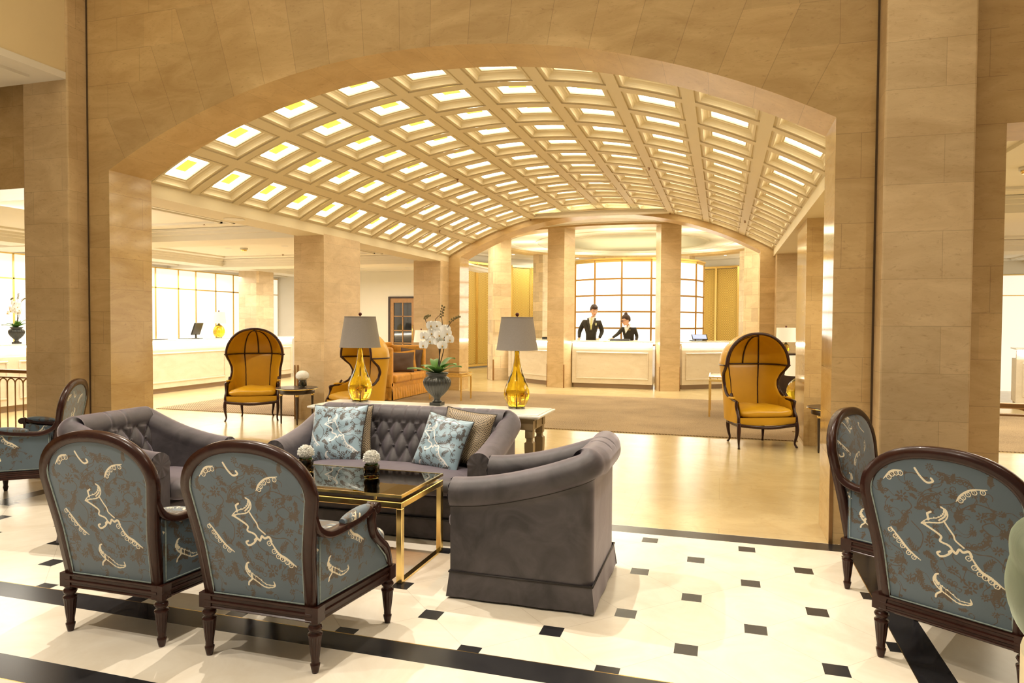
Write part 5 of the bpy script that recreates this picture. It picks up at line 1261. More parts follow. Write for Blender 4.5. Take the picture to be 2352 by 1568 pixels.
# ================================================================ CANOPY (PORTER) CHAIRS
def canopy(label):
    t = thing('canopy_chair', label, 'canopy chair')
    A0, YF, BD = .385, .06, .40      # half width, y of hood front edge, depth of hood
    ZR_, ZTOP, ZA = .95, 1.325, .56
    def aw(z): return interp(z, [(.30, .335), (.56, .345), (.72, .355), (.84, .375), (.95, .392)])
    def ph(z): return math.radians(interp(z, [(.30, 100), (.54, 100), (.60, 80), (.68, 70), (.76, 68), (.84, 74), (.90, 84), (.95, 90)]))
    def SQ(c, e): return math.copysign(abs(c) ** e, c)
    def wall(u, z, off=0):
        f_ = (2 * u - 1) * ph(z); a = aw(z) + off; b_ = BD * interp(z, [(.3, .82), (.95, 1)]) + off; return (a * SQ(math.sin(f_), .62), YF - b_ * SQ(math.cos(f_), .85), z)
    def dome(u, v_, off=0):
        f_ = (2 * u - 1) * PI / 2; s_ = math.cos(v_ * PI / 2) ** .92; zz = math.sin(v_ * PI / 2)
        return ((A0 + .007 + off) * s_ * SQ(math.sin(f_), .62), YF - (BD + off) * s_ * SQ(math.cos(f_), .85), ZR_ + (ZTOP - ZR_ + off) * zz)
    m_ = MB(); m_.grid(lambda u, v_: wall(u, lerp(.30, .95, v_), .022), 48, 26, True); m_.grid(lambda u, v_: dome(u, v_, .022), 48, 18, True); m_.build('outer_shell', M_LEATHER, t)
    # inner padded panels (3 below the rail, 4 in the dome)
    m_ = MB()
    def puff(u, cuts):
        for a, b_ in zip(cuts, cuts[1:]):
            if a <= u <= b_: q_ = (u - a) / (b_ - a); return -.020 * (max(0, 4 * q_ * (1 - q_))) ** .4
        return 0
    m_.grid(lambda u, v_: wall(u, lerp(.34, .95, v_), -.012 + puff(u, (0, .5 - math.radians(21) / (2 * ph(lerp(.34, .95, v_))), .5 + math.radians(21) / (2 * ph(lerp(.34, .95, v_))), 1)) * math.sin(PI * min(1, .04 + v_ * .96)) ** .4), 60, 26, True, flip=True)
    m_.grid(lambda u, v_: dome(u, v_, -.012 + puff(u, (0, .383, .5, .617, 1)) * (1 - v_) ** .3 * min(1, v_ * 8)), 72, 20, True, flip=True)
    m_.build('inner_padding', M_LEATHER, t)
    # wood frame: front edge
    pr = [(.018 * math.cos(a) * 1.0, .022 * math.sin(a)) for a in [2 * PI * i / 10 for i in range(10)]]
    left = [wall(0, z, .005) for z in [lerp(.56, .95, i / 16) for i in range(17)]]
    arch = [dome(0, i / 16, .005) for i in range(1, 17)]
    right = [(-x, y, z) for x, y, z in (left + arch)[::-1][1:]]
    fr = MB(); fr.sweep(left + arch + right, pr, nrm=(0, 1, 0)); fr.build('hood_frame', M_WOOD, t)
    ir = MB(); thin = [(.009 * math.cos(a), .009 * math.sin(a)) for a in [2 * PI * i / 8 for i in range(8)]]
    ir.sweep([wall(i / 40, .95, -.022) for i in range(41)], thin, nrm=(0, 0, 1)); ir.sweep([wall(i / 40, .95, .024) for i in range(41)], thin, nrm=(0, 0, 1))
    for sg_ in (-1, 1): ir.sweep([wall(.5 + sg_ * math.radians(21) / (2 * ph(z_)), z_, -.016) for z_ in [lerp(.40, .95, i / 12) for i in range(13)]], thin, nrm=(1, 0, 0))
    for u in (.383, .5, .617): ir.sweep([dome(u, i / 14, -.022) for i in range(15)], thin, nrm=(1, 0, 0))
    ir.build('hood_rib', M_WOOD, t)
    # arms
    for s in (-1, 1):
        P0 = Vector(wall(1 if s > 0 else 0, .56, 0))
        c = catmull([tuple(P0 + Vector((0, -.01, .06))), tuple(P0 + Vector((s * .004, .03, .012))), (s * .352, .14, .553), (s * .362, .235, .545), (s * .366, .262, .535)], 6)
        m_ = MB(); m_.sweep(c, [(.018 * math.cos(a), .014 * math.sin(a)) for a in [2 * PI * i / 10 for i in range(10)]], nrm=(0, 0, 1))
        c2 = catmull([(s * .366, .258, .54), (s * .362, .25, .48), (s * .356, .27, .42), (s * .360, .305, .36), (s * .362, .315, .29)], 5); m_.sweep(c2, [(.017 * math.cos(a), .018 * math.sin(a)) for a in [2 * PI * i / 10 for i in range(10)]], nrm=(1, 0, 0))
        am = m_.build('arm', M_WOOD, t)
        m_ = MB(); m_.sweep([(s * lerp(.348, .357, i / 8), lerp(.03, .20, i / 8), .572) for i in range(9)], [(.026 * math.cos(a), .016 * math.sin(a)) for a in [2 * PI * i / 12 for i in range(12)]], nrm=(0, 0, 1), scale=[.5, .85, 1, 1, 1, 1, 1, .85, .5]); m_.build('arm_pad', M_LEATHER, am)
        m_ = MB()
        for off, fl in ((.012, s < 0), (-.030, s > 0)):
            m_.grid(lambda u, v_: (s * (lerp(.340, .357, u) + off), lerp(-.02, .285, u), lerp(.29, interp(lerp(-.02, .285, u), [(-.02, .56), (.23, .54), (.285, .42)]), v_)), 12, 8, True, flip=fl)
        m_.build('side_panel', M_LEATHER, t)
    # seat
    def sg(c, e): return math.copysign(abs(c) ** e, c)
    m_ = MB()
    def fc(u, v_):
        a = 2 * PI * u; b_ = -PI / 2 + PI * v_; x = sg(math.cos(b_), .45) * sg(math.cos(a), .35); y = sg(math.cos(b_), .45) * sg(math.sin(a), .35); z = sg(math.sin(b_), .75)
        return (x * lerp(.26, .345, (y + 1) / 2), .03 + y * .315, .405 + z * .062 + .02 * (1 - x * x) * (1 - y * y) * (z > 0) + .008 * math.sin(x * 6) * (z > 0))
    m_.grid(fc, 60, 20, True, closeu=True); m_.build('seat_cushion', M_LEATHER, t)
    # curved rails
    m_ = MB(); front = catmull([(-.362, .315, .275), (-.24, .335, .262), (0, .345, .245), (.24, .335, .262), (.362, .315, .275)], 8)
    rpf = [(-.016, -.018), (.016, -.018), (.018, 0), (.016, .018), (-.016, .018)]
    m_.sweep(front, rpf, nrm=(0, 0, 1)); back = [(aw(.3) * math.sin(a), YF - .33 * math.cos(a), .28) for a in [lerp(-PI * .5, PI * .5, i / 20) for i in range(21)]]
    side1 = [(.362, .315, .275), (.345, .18, .272), (.335, .06, .28)]; m_.sweep(catmull(side1, 6), rpf, nrm=(0, 0, 1)); m_.sweep(catmull([(-x, y, z) for x, y, z in side1], 6), rpf, nrm=(0, 0, 1)); m_.sweep(back, rpf, nrm=(0, 0, 1)); m_.build('seat_rail', M_WOOD, t)
    m_ = MB(); m_.grid(lambda u, v_: (lerp(-.345, .345, u), lerp(.318, .332, math.sin(PI * u)), lerp(.27, .36, v_)), 20, 4, True)
    m_.add([(-.34, .32, .35), (.34, .32, .35), (.30, -.2, .35), (-.30, -.2, .35)], [(0, 1, 2, 3)]); m_.build('front_band', M_LEATHER, t)
    for x, y, s, fy in ((-.358, .315, -1, 1), (.358, .315, 1, 1), (-.225, -.215, -1, -1), (.225, -.215, 1, -1)):
        c = catmull([(x, y, .30), (x + s * .006, y + fy * .010, .22), (x + s * .002, y + fy * .0, .13), (x - s * .008, y - fy * .016, .05), (x + s * .004, y + fy * .012, .0)], 6)
        m_ = MB(); m_.sweep(c, [(math.cos(a) * .02, math.sin(a) * .02) for a in [2 * PI * i / 10 for i in range(10)]], nrm=(1, 0, 0), scale=[interp(i / (len(c) - 1), [(0, 1.1), (.3, 1.15), (.75, .6), (.93, .62), (1, .8)]) for i in range(len(c))]); m_.build('leg', M_WOOD, t)
    return t
def pl(o, leg, pos, deg, label=None):
    a = math.radians(deg); o.location = (pos[0] - (leg[0] * math.cos(a) - leg[1] * math.sin(a)), pos[1] - (leg[0] * math.sin(a) + leg[1] * math.cos(a)), 0); o.rotation_euler = (0, 0, a)
    if label: o['label'] = label
cc = canopy('mustard leather canopy chair left of the round side table, facing the camera')
pl(cc, (0, .315), (-6.4985, 8.53), 180 + 28)
c2 = dup(cc, label='mustard leather canopy chair at the right beside the arch jamb'); pl(c2, (0, .315), (.53, 8.58), 180 + 25.5)
c3 = dup(cc, (-4.80, 8.62, 0), math.radians(150), label='mustard leather canopy chair turned left, behind the left console lamp')

# ---------------------------------------------------------------- round side tables
def side_table(label, loc, Ht=.51):
    t = thing('round_side_table', label, 'side table', loc); r = .29
    m_ = MB(); m_.lathe([(r - .012, Ht - .02), (r, Ht - .016), (r, Ht - .005), (r - .006, Ht)], 48); m_.build('table_top', M_WOODB, t)
    m_ = MB(); m_.lathe([(r + .001, Ht - .022), (r + .004, Ht - .018), (r + .004, Ht - .013), (r + .001, Ht - .010)], 48); m_.build('brass_edge', M_BRASS, t)
    m_ = MB(); m_.lathe([(.235, Ht - .085), (.245, Ht - .08), (.245, Ht - .022), (.24, Ht - .02)], 48); m_.build('apron', M_WOODB, t)
    for k in range(4):
        a = math.radians(35) + k * PI / 2; x, y = .212 * math.cos(a), .212 * math.sin(a)
        m_ = MB(); m_.lathe([(.008, 0), (.011, .02), (.018, Ht - .13), (.020, Ht - .115)], 14, (x, y, 0)); lg = m_.build('leg', M_WOODB, t)
        m_ = MB(); m_.lathe([(.0205, Ht - .118), (.026, Ht - .110), (.026, Ht - .090), (.021, Ht - .082)], 14, (x, y, 0)); m_.build('brass_collar', M_BRASS, lg)
    return t
s1_ = side_table('round dark side table with brass edge left of the left pier, holding the white hydrangea', (-5.765, 8.56, 0))
s2_ = dup(s1_, (1.235, 8.58, 0), label='round dark side table with brass edge half hidden by the right arch jamb')
t = thing('flower_vase', 'frosted glass vase of white hydrangea on the left round side table', 'flower vase', (-5.70, 8.60, .51))
m_ = MB(); m_.lathe([(.045, 0), (.058, .01), (.060, .05), (.055, .095), (.050, .10), (.052, .09), (.055, .02), (.0001, .012)], 24); m_.build('vase', M_GREYGL, t)
m_ = MB(); rn = random.Random(4)
for k in range(150):
    zf = 1 - 1.3 * (k + .5) / 150; a = k * 2.399; rr = math.sqrt(max(0, 1 - zf * zf)); d = Vector((rr * math.cos(a), rr * math.sin(a), zf * .8)); c = Vector((0, 0, .160)) + d * .090
    s1 = d.cross(Vector((.3, .2, 1))).normalized(); s2 = d.cross(s1).normalized(); q_ = []
    for j in range(8): b_ = 2 * PI * j / 8; R0 = .021 if j % 2 == 0 else .012; q_.append(tuple(c + s1 * R0 * math.cos(b_) + s2 * R0 * math.sin(b_) + d.normalized() * .004 * (j % 2)))
    m_.add(q_ + [tuple(c)], [(8, j, (j + 1) % 8) for j in range(8)], True)
m_.ell((0, 0, .160), (.088, .088, .070), 16, 10); m_.build('bloom', M_PETAL, t)
m_ = MB(); [m_.tube([(.01 * k, 0, .015), (.004 * k, .01, .11)], .004, 5) for k in (-2, 0, 2)]; m_.build('stem', M_LEAF, t)

# ================================================================ AMBER SETTEE WITH CUSHIONS
t = thing('high_back_settee', 'amber velvet high-backed settee with tall sides in the lounge beyond the arch', 'settee', (0, 0, ZR))
sx0, sx1, sy0, sy1 = -6.62, -5.72, 11.45, 13.02
m_ = MB(); m_.box(sx0, sx0 + .13, sy0, sy1, .22, 1.02); bevel(m_.build('backrest', M_ORANGE, t), .045, 4)
for a, b_ in ((sy0, sy0 + .12), (sy1 - .12, sy1)):
    m_ = MB(); m_.box(sx0 + .1, sx1 - .02, a, b_, .22, .965); bevel(m_.build('side_wing', M_ORANGE, t), .035, 3)
for k in range(2):
    y0 = sy0 + .13 + k * .67; m_ = MB(); m_.box(sx0 + .13, sx1 + .01, y0, y0 + .665, .30, .45); bevel(m_.build('seat_cushion', M_ORANGE, t), .04, 4)
m_ = MB(); m_.box(sx0 + .02, sx1 - .02, sy0 + .01, sy1 - .01, .20, .31); m_.build('seat_base', M_ORANGE, t)
m_ = MB(); R_c = [(sx0, sy0), (sx1, sy0), (sx1, sy1), (sx0, sy1)]
for i in range(4):
    a, b_ = Vector(R_c[i] + (0,)), Vector(R_c[(i + 1) % 4] + (0,)); d = (b_ - a).normalized(); nn = Vector((d.y, -d.x, 0))
    m_.grid(lambda u, v_: tuple(a.lerp(b_, u) + nn * (.008 + .018 * (1 - v_) + .012 * (1 - v_) * math.sin(u * 60 * (b_ - a).length)) + Vector((0, 0, lerp(.012, .225, v_)))), 120, 3, True)
m_.build('skirt', M_ORANGE, t)
pillow('scatter_cushion', 'brown linen cushion leaning in front on the amber settee', (-5.99, 12.42, .655), (rd(-14), 0, rd(24)), .235, .20, M_TAN, .07, None, 24)
pillow('scatter_cushion', 'amber velvet ruched cushion behind the brown one on the amber settee', (-6.02, 12.60, .665), (rd(-10), rd(-6), rd(18)), .23, .21, M_ORANGE, .06, None, 24)
pillow('scatter_cushion', 'brown linen cushion in the far corner of the amber settee', (-5.98, 12.80, .69), (rd(-5), rd(5), rd(6)), .23, .22, M_TAN, .06, None, 24)
# cane side box
t = thing('cane_side_table', 'square side table with woven cane sides beside the amber settee', 'side table', (0, 0, ZR))
m_ = MB(); m_.box(-6.35, -5.86, 10.93, 11.37, .02, .45); m_.build('cane_body', M_CANE, t)
m_ = MB(); m_.box(-6.37, -5.84, 10.91, 11.39, .45, .48); m_.build('table_top', M_MARBLE, t)
m_ = MB()
for x in (-6.36, -5.87):
    for y in (10.92, 11.36): m_.box(x, x + .02, y, y + .02, 0, .45)
m_.build('frame', M_BRONZE, t)
# lamp behind settee with its slim stand
t = thing('lamp_stand', 'slim dark stand with a small top behind the amber settee', 'side table', (-5.92, 13.17, ZR)); m_ = MB(); m_.lathe([(.10, .68), (.10, .70)], 20); m_.build('table_top', M_WOODB, t); m_ = MB(); m_.lathe([(.09, 0), (.09, .015), (.012, .03), (.012, .68)], 14); m_.build('pedestal', M_WOODB, t)
BALL = [(.05, 0), (.06, .01), (.10, .05), (.115, .10), (.112, .14), (.09, .19), (.05, .225), (.022, .24), (.018, .26)]
def ball_lamp(label, loc, total, rb, rt, sh, k=1.0, shade=None):
    z0s = total - sh; top = BALL[-1][1]; return lamp(label, loc, total, shade=shade or M_SHADEW, rb=rb, rt=rt, sh=sh, body=[(r_ * k, z / top * (z0s) / (z0s / (.735 - .262))) for r_, z in BALL])
ball_lamp('table lamp with ivory shade behind the amber settee', (-5.92, 13.17, .712), .56, .155, .12, .24, .6)
ball_lamp('round amber glass lamp with ivory shade on the left wing desk', (-10.88, 13.15, 1.06), .58, .155, .125, .25, 1.1)
ball_lamp('large round amber glass lamp glowing behind the right canopy chair', (1.09, 10.9, .282), .70, .20, .15, .28, 1.5)
ball_lamp('table lamp with ivory drum shade on the dark cabinet behind the right canopy chair', (1.03, 12.45, .962), .42, .155, .15, .23, .5)
ball_lamp('round amber glass lamp with grey shade on the counter at the right edge', (5.45, 13.85, 1.05), .60, .18, .14, .27, 1.1, M_SHADE)
t = thing('low_table', 'low dark table under the large amber lamp at the right', 'side table', (1.12, 10.9, ZR)); m_ = MB(); m_.box(-.24, .24, -.24, .24, .245, .27); m_.build('table_top', M_WOODB, t)
for x in (-.21, .21):
    for y in (-.21, .21): m_ = MB(); m_.box(x - .015, x + .015, y - .015, y + .015, 0, .245); m_.build('leg', M_WOODB, t)
t = thing('dark_cabinet', 'dark wooden cabinet under the drum-shaded lamp at the right', 'cabinet', (1.15, 12.5, ZR)); m_ = MB(); m_.box(-.35, .35, -.18, .18, .04, .93); m_.build('body', M_WOODB, t); m_ = MB(); m_.box(-.37, .37, -.2, .2, .93, .95); m_.build('cabinet_top', M_WOODB, t); m_ = MB(); m_.box(-.33, .33, -.15, .15, 0, .04); m_.build('plinth', M_WOODB, t)
# brass tables on the rug
a_ = math.radians(15)
brass_table('brass and glass coffee table on the rug beside the amber settee', -.33, .33, -.24, .24, .50, (-4.84, 12.10, ZR), math.radians(-3), bar=.026, floor_ring=False)
brass_table('brass and glass table on the rug left of the right canopy chair', -.30, .62, -.45, .45, .62, (.12, 11.55, ZR), 0, bar=.028, floor_ring=False)

# ================================================================ DESK EQUIPMENT
def monitor(label, loc, rz):
    t = thing('computer_monitor', label, 'monitor', loc, rz)
    m_ = MB(); T = Matrix.Translation((0, 0, .21)) @ Matrix.Rotation(rd(18), 4, 'X'); m_.box(-.22, .22, -.012, .018, -.135, .135, T=T); m_.box(-.12, .12, .018, .04, -.08, .08, T=T); bevel(m_.build('display', M_BLACK, t), .006, 2)
    m_ = MB(); m_.box(-.10, .10, -.08, .08, 0, .012); m_.build('base', M_BLACK, t); m_ = MB(); m_.box(-.025, .025, .02, .04, .012, .2); m_.build('stand', M_BLACK, t); return t
monitor('black computer monitor seen from behind on the left wing desk', (-10.86, 12.45, 1.06), math.radians(110))
m_ = MB(); m_.box(-10.95, -10.75, 11.0, 11.5, 1.06, 1.07); tag(m_.build('desk_pad', M_BLACK), 'flat black pad on the left wing desk beside the arch jamb', 'desk pad')
m_ = MB(); m_.box(-10.95, -10.72, 12.0, 12.32, 1.06, 1.07); tag(m_.build('keyboard', M_BLACK), 'thin black keyboard on the left wing desk next to the monitor', 'keyboard')
t = thing('keyboard', 'black keyboard on the centre reception desk in front of the woman', 'keyboard', (-2.19, 15.70, 1.05)); m_ = MB(); T = Matrix.Rotation(rd(8), 4, 'X'); m_.box(-.22, .22, -.07, .07, .01, .028, T=T); m_.build('case', M_BLACK, t)
m_ = MB()
for i in range(14):
    for j in range(4): m_.box(-.21 + i * .03, -.185 + i * .03, -.06 + j * .03, -.035 + j * .03, .028, .034, T=T)
m_.build('keys', simple('dark_grey_keys', (.06, .06, .06), .5), t)
a = math.radians(36); tx, ty = RC[0] + 3.30 * math.sin(a) - .12, RC[1] - 3.30 * math.cos(a)
t = thing('tablet', 'tilted tablet with a lit screen on the right rotunda desk', 'tablet', (tx, ty, 1.05), math.radians(10))
m_ = MB(); T = Matrix.Translation((0, 0, .09)) @ Matrix.Rotation(rd(-60), 4, 'X') @ Matrix.Rotation(rd(0), 4, 'Y'); m_.box(-.17, .17, -.006, .008, -.11, .11, T=T); m_.build('case', M_BLACK, t)
m_ = MB(); m_.box(-.15, .15, -.009, -.0065, -.09, .09, T=T); m_.build('screen', M_SCREEN, t)
m_ = MB(); m_.box(-.24, .14, -.16, -.02, 0, .02); m_.build('dock', M_BLACK, t)
a = math.radians(-36); m_ = MB(); m_.box(-.09, .09, -.06, .06, 0, .03); m_.box(-.08, -.04, -.07, .07, .03, .055); o = m_.build('telephone', M_BLACK, loc=(-3.98, 16.05, 1.05), rot=(0, 0, a)); tag(o, 'small black telephone on the left rotunda desk', 'telephone')

# ================================================================ PEOPLE
def skin_mesh(nodes, edges, sub=2):
    names = list(nodes); idx = {n_: i for i, n_ in enumerate(names)}
    me = bpy.data.meshes.new('tmp'); me.from_pydata([nodes[n_][:3] for n_ in names], [(idx[a], idx[b_]) for a, b_ in edges], [])
    o = bpy.data.objects.new('tmp', me); COL.objects.link(o)
    md = o.modifiers.new('skin', 'SKIN'); md.use_smooth_shade = True
    for i, n_ in enumerate(names):
        r_ = nodes[n_][3:]; me.skin_vertices[0].data[i].radius = (r_[0], r_[1] if len(r_) > 1 else r_[0]); me.skin_vertices[0].data[i].use_root = (i == 0)
    s_ = o.modifiers.new('sub', 'SUBSURF'); s_.levels = sub; s_.render_levels = sub
    dg = bpy.context.evaluated_depsgraph_get(); ev = o.evaluated_get(dg); out = bpy.data.meshes.new_from_object(ev)
    V_ = [tuple(v_.co) for v_ in out.vertices]; F2 = [tuple(p.vertices) for p in out.polygons]
    bpy.data.objects.remove(o); return V_, F2
def fuse(name, m_, mat, parent, voxel):
    o = m_.build(name, mat, parent, uv=False); md = o.modifiers.new('re', 'REMESH'); md.mode = 'VOXEL'; md.voxel_size = voxel; md.use_smooth_shade = True
    sm = o.modifiers.new('sm', 'SMOOTH'); sm.iterations = 2; sm.factor = .5
    dg = bpy.context.evaluated_depsgraph_get(); me = bpy.data.meshes.new_from_object(o.evaluated_get(dg)); o.modifiers.clear(); o.data = me; return o
def hand(m_, w_, d, palm_n, side):
    """w_ wrist point, d finger direction, palm_n palm normal (away from the palm), side: thumb direction"""
    w_, d, n_, s_ = Vector(w_), Vector(d).normalized(), Vector(palm_n).normalized(), Vector(side).normalized()
    c = w_ + d * .045
    m_.sweep([w_ - d * .01, w_ + d * .02, w_ + d * .06, w_ + d * .085], [(.036 * math.cos(a), .014 * math.sin(a)) for a in [2 * PI * i / 12 for i in range(12)]], nrm=n_, scale=[.75, .95, 1.1, .95])
    for k, (o_, l) in enumerate(((.028, .070), (.010, .080), (-.010, .074), (-.028, .058))):
        b_ = w_ + d * .08 + s_ * o_; p = [b_, b_ + d * l * .45 - n_ * .003, b_ + d * l * .78 - n_ * .012, b_ + d * l - n_ * .024]; m_.tube(p, .0088, 8, scale=[1, .97, .9, .7])
    b_ = w_ + d * .022 + s_ * .028; m_.tube([b_, b_ + s_ * .022 + d * .018, b_ + s_ * .030 + d * .045 - n_ * .008, b_ + s_ * .028 + d * .062 - n_ * .014], .0105, 8, scale=[1.1, 1, .9, .7])
def head(m_, c, yaw, pitch, s_=1.0):
    T = Matrix.Translation(c) @ Matrix.Rotation(yaw, 4, 'Z') @ Matrix.Rotation(pitch, 4, 'X')     # face looks to local -Y
    def fn(d):
        k = 1.0
        if d[2] < -.2: k -= .10 * (-d[2] - .2)
        return k
    m_.ell((0, .012, .015), (.076 * s_, .098 * s_, .112 * s_), 28, 20, T=T, fn=fn)
    m_.ell((0, -.030, -.055), (.056 * s_, .062 * s_, .060 * s_), 18, 12, T=T)          # jaw
    m_.ell((0, -.078, -.098), (.020 * s_, .017 * s_, .016 * s_), 10, 8, T=T)           # chin
    m_.sweep([tuple(T @ Vector(p)) for p in ((0, -.086, .018), (0, -.098, -.005), (0, -.110, -.030), (0, -.094, -.040))], [(.012 * math.cos(a), .012 * math.sin(a)) for a in [2 * PI * i / 8 for i in range(8)]], scale=[.6, .8, 1.15, .8])
    m_.ell((0, -.090, -.062), (.024 * s_, .012, .010), 10, 6, T=T)                      # lips
    m_.ell((0, -.083, .030), (.052 * s_, .014, .010), 12, 6, T=T)                       # brow ridge
    for s in (-1, 1):
        m_.ell((s * .078 * s_, .012, -.010), (.010, .019, .032), 10, 8, T=T)            # ear
        m_.ell((s * .042, -.066, -.028), (.020, .018, .018), 8, 6, T=T)                 # cheek
    return T
def face_parts(T, par, woman=False):
    m_ = MB()
    for s in (-1, 1): m_.ell((s * .031, -.0865, .008), (.014, .008, .006), 10, 6, T=T)
    m_.build('eye', simple('eye_white', (.75, .70, .62), .3) if 'eye_white' not in MATS else MATS['eye_white'], par)
    m_ = MB()
    for s in (-1, 1): m_.ell((s * .031, -.0935, .007), (.006, .003, .006), 8, 6, T=T); m_.sweep([tuple(T @ Vector(p)) for p in ((s * .014, -.099, .026), (s * .032, -.099, .033), (s * .052, -.084, .027))], [(.004 * math.cos(a), .003 * math.sin(a)) for a in [2 * PI * i / 6 for i in range(6)]])
    m_.build('eyebrow', M_HAIR, par)
    m_ = MB(); m_.ell((0, -.099, -.062), (.022, .006, .0065), 10, 6, T=T); m_.build('lips', simple('lips', (.50, .14, .11), .45) if 'lips' not in MATS else MATS['lips'], par)
def lapel(m_, pts, w_=.035): m_.sweep(pts, [(-w_ / 2, -.004), (w_ / 2, -.004), (w_ / 2, .004), (-w_ / 2, .004)], nrm=(0, -1, .1), smooth=False)

def person_base(t, J, headc, yaw, pitch, hs, Hn, armJ, handdefs, belly):
    # continuous body: torso, limbs, neck, head, hands fused in one surface
    V_, F2 = skin_mesh(J, armJ, 1); m_ = MB(); m_.add(V_, F2, True)
    T = head(m_, headc, yaw, pitch, hs)
    for h in handdefs: hand(m_, *h)
    fuse('body', m_, M_SKIN, t, .0075); return T
# ---- man
mx, my = -2.95, 16.27
t = thing('person', 'man in dark suit, yellow tie and pocket square standing behind the reception desk, looking down', 'person', (0, 0, 0))
E_ = [('pel', 'wst'), ('wst', 'chs'), ('chs', 'nkb'), ('nkb', 'nkt'), ('chs', 'shl'), ('shl', 'ell'), ('ell', 'wrl'), ('chs', 'shr'), ('shr', 'elr'), ('elr', 'wrr'), ('pel', 'hil'), ('hil', 'knl'), ('knl', 'anl'), ('pel', 'hir'), ('hir', 'knr'), ('knr', 'anr')]
def man(e, arms=0):
    return dict(pel=(mx, my + .02, .98, .13 + e, .10 + e), wst=(mx - .005, my + .02, 1.14, .160 + e, .10 + e), chs=(mx - .0, my + .01, 1.38, .180 + e, .115 + e), nkb=(mx + .02, my, 1.53, .082 + e, .065 + e), nkt=(mx + .05, my - .03, 1.63, .052, .055),
        shl=(mx - .180, my + .01, 1.462, .062 + e, .066 + e), ell=(mx - .285, my + .05, 1.25, .050 + e, .05 + e), wrl=(mx - .268, my - .10, 1.09, .030 + e, .03 + e),
        shr=(mx + .195, my + .01, 1.457, .062 + e, .066 + e), elr=(mx + .255, my + .05, 1.24, .050 + e, .05 + e), wrr=(mx + .215, my - .13, 1.09, .030 + e, .03 + e),
        hil=(mx - .10, my + .02, .90, .085 + e, .085 + e), knl=(mx - .10, my + .01, .50, .062 + e, .062 + e), anl=(mx - .11, my + .03, .09, .045, .045), hir=(mx + .10, my + .02, .90, .085 + e, .085 + e), knr=(mx + .10, my + .01, .50, .062 + e, .062 + e), anr=(mx + .11, my + .03, .09, .045, .045))
J = man(-.018)
HC = (mx + .070, my - .045, 1.735)
T = person_base(t, J, HC, rd(26), rd(22), 1.08, None, E_, [((mx - .265, my - .11, 1.085), (.1, -.9, -.12), (0, 0, 1), (1, .1, 0)), ((mx + .21, my - .14, 1.085), (-.05, -.9, -.12), (0, 0, 1), (-1, .1, 0))], None)
JJ = man(.006); EJ = [e for e in E_ if not any(k in e for k in ('knl', 'anl', 'knr', 'anr', 'nkt'))]; JJ['wrl'] = JJ['wrl'][:3] + (.036, .036); JJ['wrr'] = JJ['wrr'][:3] + (.036, .036)
JJ['nkb'] = (mx + .02, my + .005, 1.50, .100, .078)
V_, F2 = skin_mesh({k: v_ for k, v_ in JJ.items() if k not in ('knl', 'anl', 'knr', 'anr', 'nkt')}, EJ, 2); m_ = MB(); m_.add(V_, F2, True); jk = m_.build('jacket', M_SUIT, t, uv=False)
KT = {k: man(.004)[k] for k in ('pel', 'hil', 'knl', 'anl', 'hir', 'knr', 'anr')}; V_, F2 = skin_mesh(KT, [('pel', 'hil'), ('hil', 'knl'), ('knl', 'anl'), ('pel', 'hir'), ('hir', 'knr'), ('knr', 'anr')], 2); m_ = MB(); m_.add(V_, F2, True); m_.build('trousers', M_SUIT, t, uv=False)
for s in (-1, 1): m_ = MB(); m_.ell((mx + s * .11, my - .04, .045), (.045, .13, .045), 14, 8); m_.build('shoe', M_BLACK, t)
def fy(z): return my - interp(z, [(1.1, .112), (1.25, .120), (1.40, .124), (1.50, .085), (1.56, .075)])
m_ = MB()
m_.add([(mx + .02, fy(1.28) - .004, 1.27), (mx - .035, fy(1.45) - .003, 1.45), (mx - .045, fy(1.55) + .0, 1.555), (mx + .03, fy(1.55) - .020, 1.560), (mx + .095, fy(1.55), 1.545), (mx + .075, fy(1.45) - .003, 1.44)], [(0, 5, 4, 3, 2, 1)])
m_.sweep([(mx - .045, my + .02, 1.585), (mx - .030, my - .060, 1.572), (mx + .025, my - .09, 1.548), (mx + .075, my - .060, 1.568), (mx + .090, my + .02, 1.58)], [(-.018, -.005), (.018, -.005), (.018, .005), (-.018, .005)], nrm=(0, -1, 0)); m_.build('shirt', M_SHIRT, t)
m_ = MB(); m_.sweep([(mx + .025, fy(1.55) - .028, 1.555), (mx + .025, fy(1.5) - .022, 1.515), (mx + .024, fy(1.40) - .012, 1.40), (mx + .02, fy(1.3) - .010, 1.29)], [(-.020, -.006), (.020, -.006), (.020, .006), (-.020, .006)], nrm=(0, -1, 0), scale=[1.0, .75, 1.15, .5], smooth=False); m_.build('tie', M_TIE, t)
m_ = MB(); lapel(m_, [(mx - .06, fy(1.55) + .01, 1.56), (mx - .05, fy(1.44) - .010, 1.44), (mx + .005, fy(1.27) - .012, 1.26)], .05); lapel(m_, [(mx + .105, fy(1.55) + .01, 1.555), (mx + .09, fy(1.44) - .010, 1.44), (mx + .025, fy(1.27) - .012, 1.26)], .05); m_.build('lapels', simple('suit_lapel_cloth', (.038, .03, .02), .7), t)
m_ = MB(); [m_.tube([(mx + .135, fy(1.40) - .004, 1.385), (mx + .135 + dx, fy(1.42) - .012, 1.425 + dz)], .011, 6, scale=[1, .4]) for dx, dz in ((-.02, .01), (0, .03), (.018, .012))]; m_.build('pocket_square', simple('pale_yellow_silk', (.75, .72, .38), .5), t)
m_ = MB(); [m_.ell((mx + .02, fy(z) - .012, z), (.007, .004, .007), 8, 6) for z in (1.22, 1.14)]; m_.build('button', M_BLACK, t)
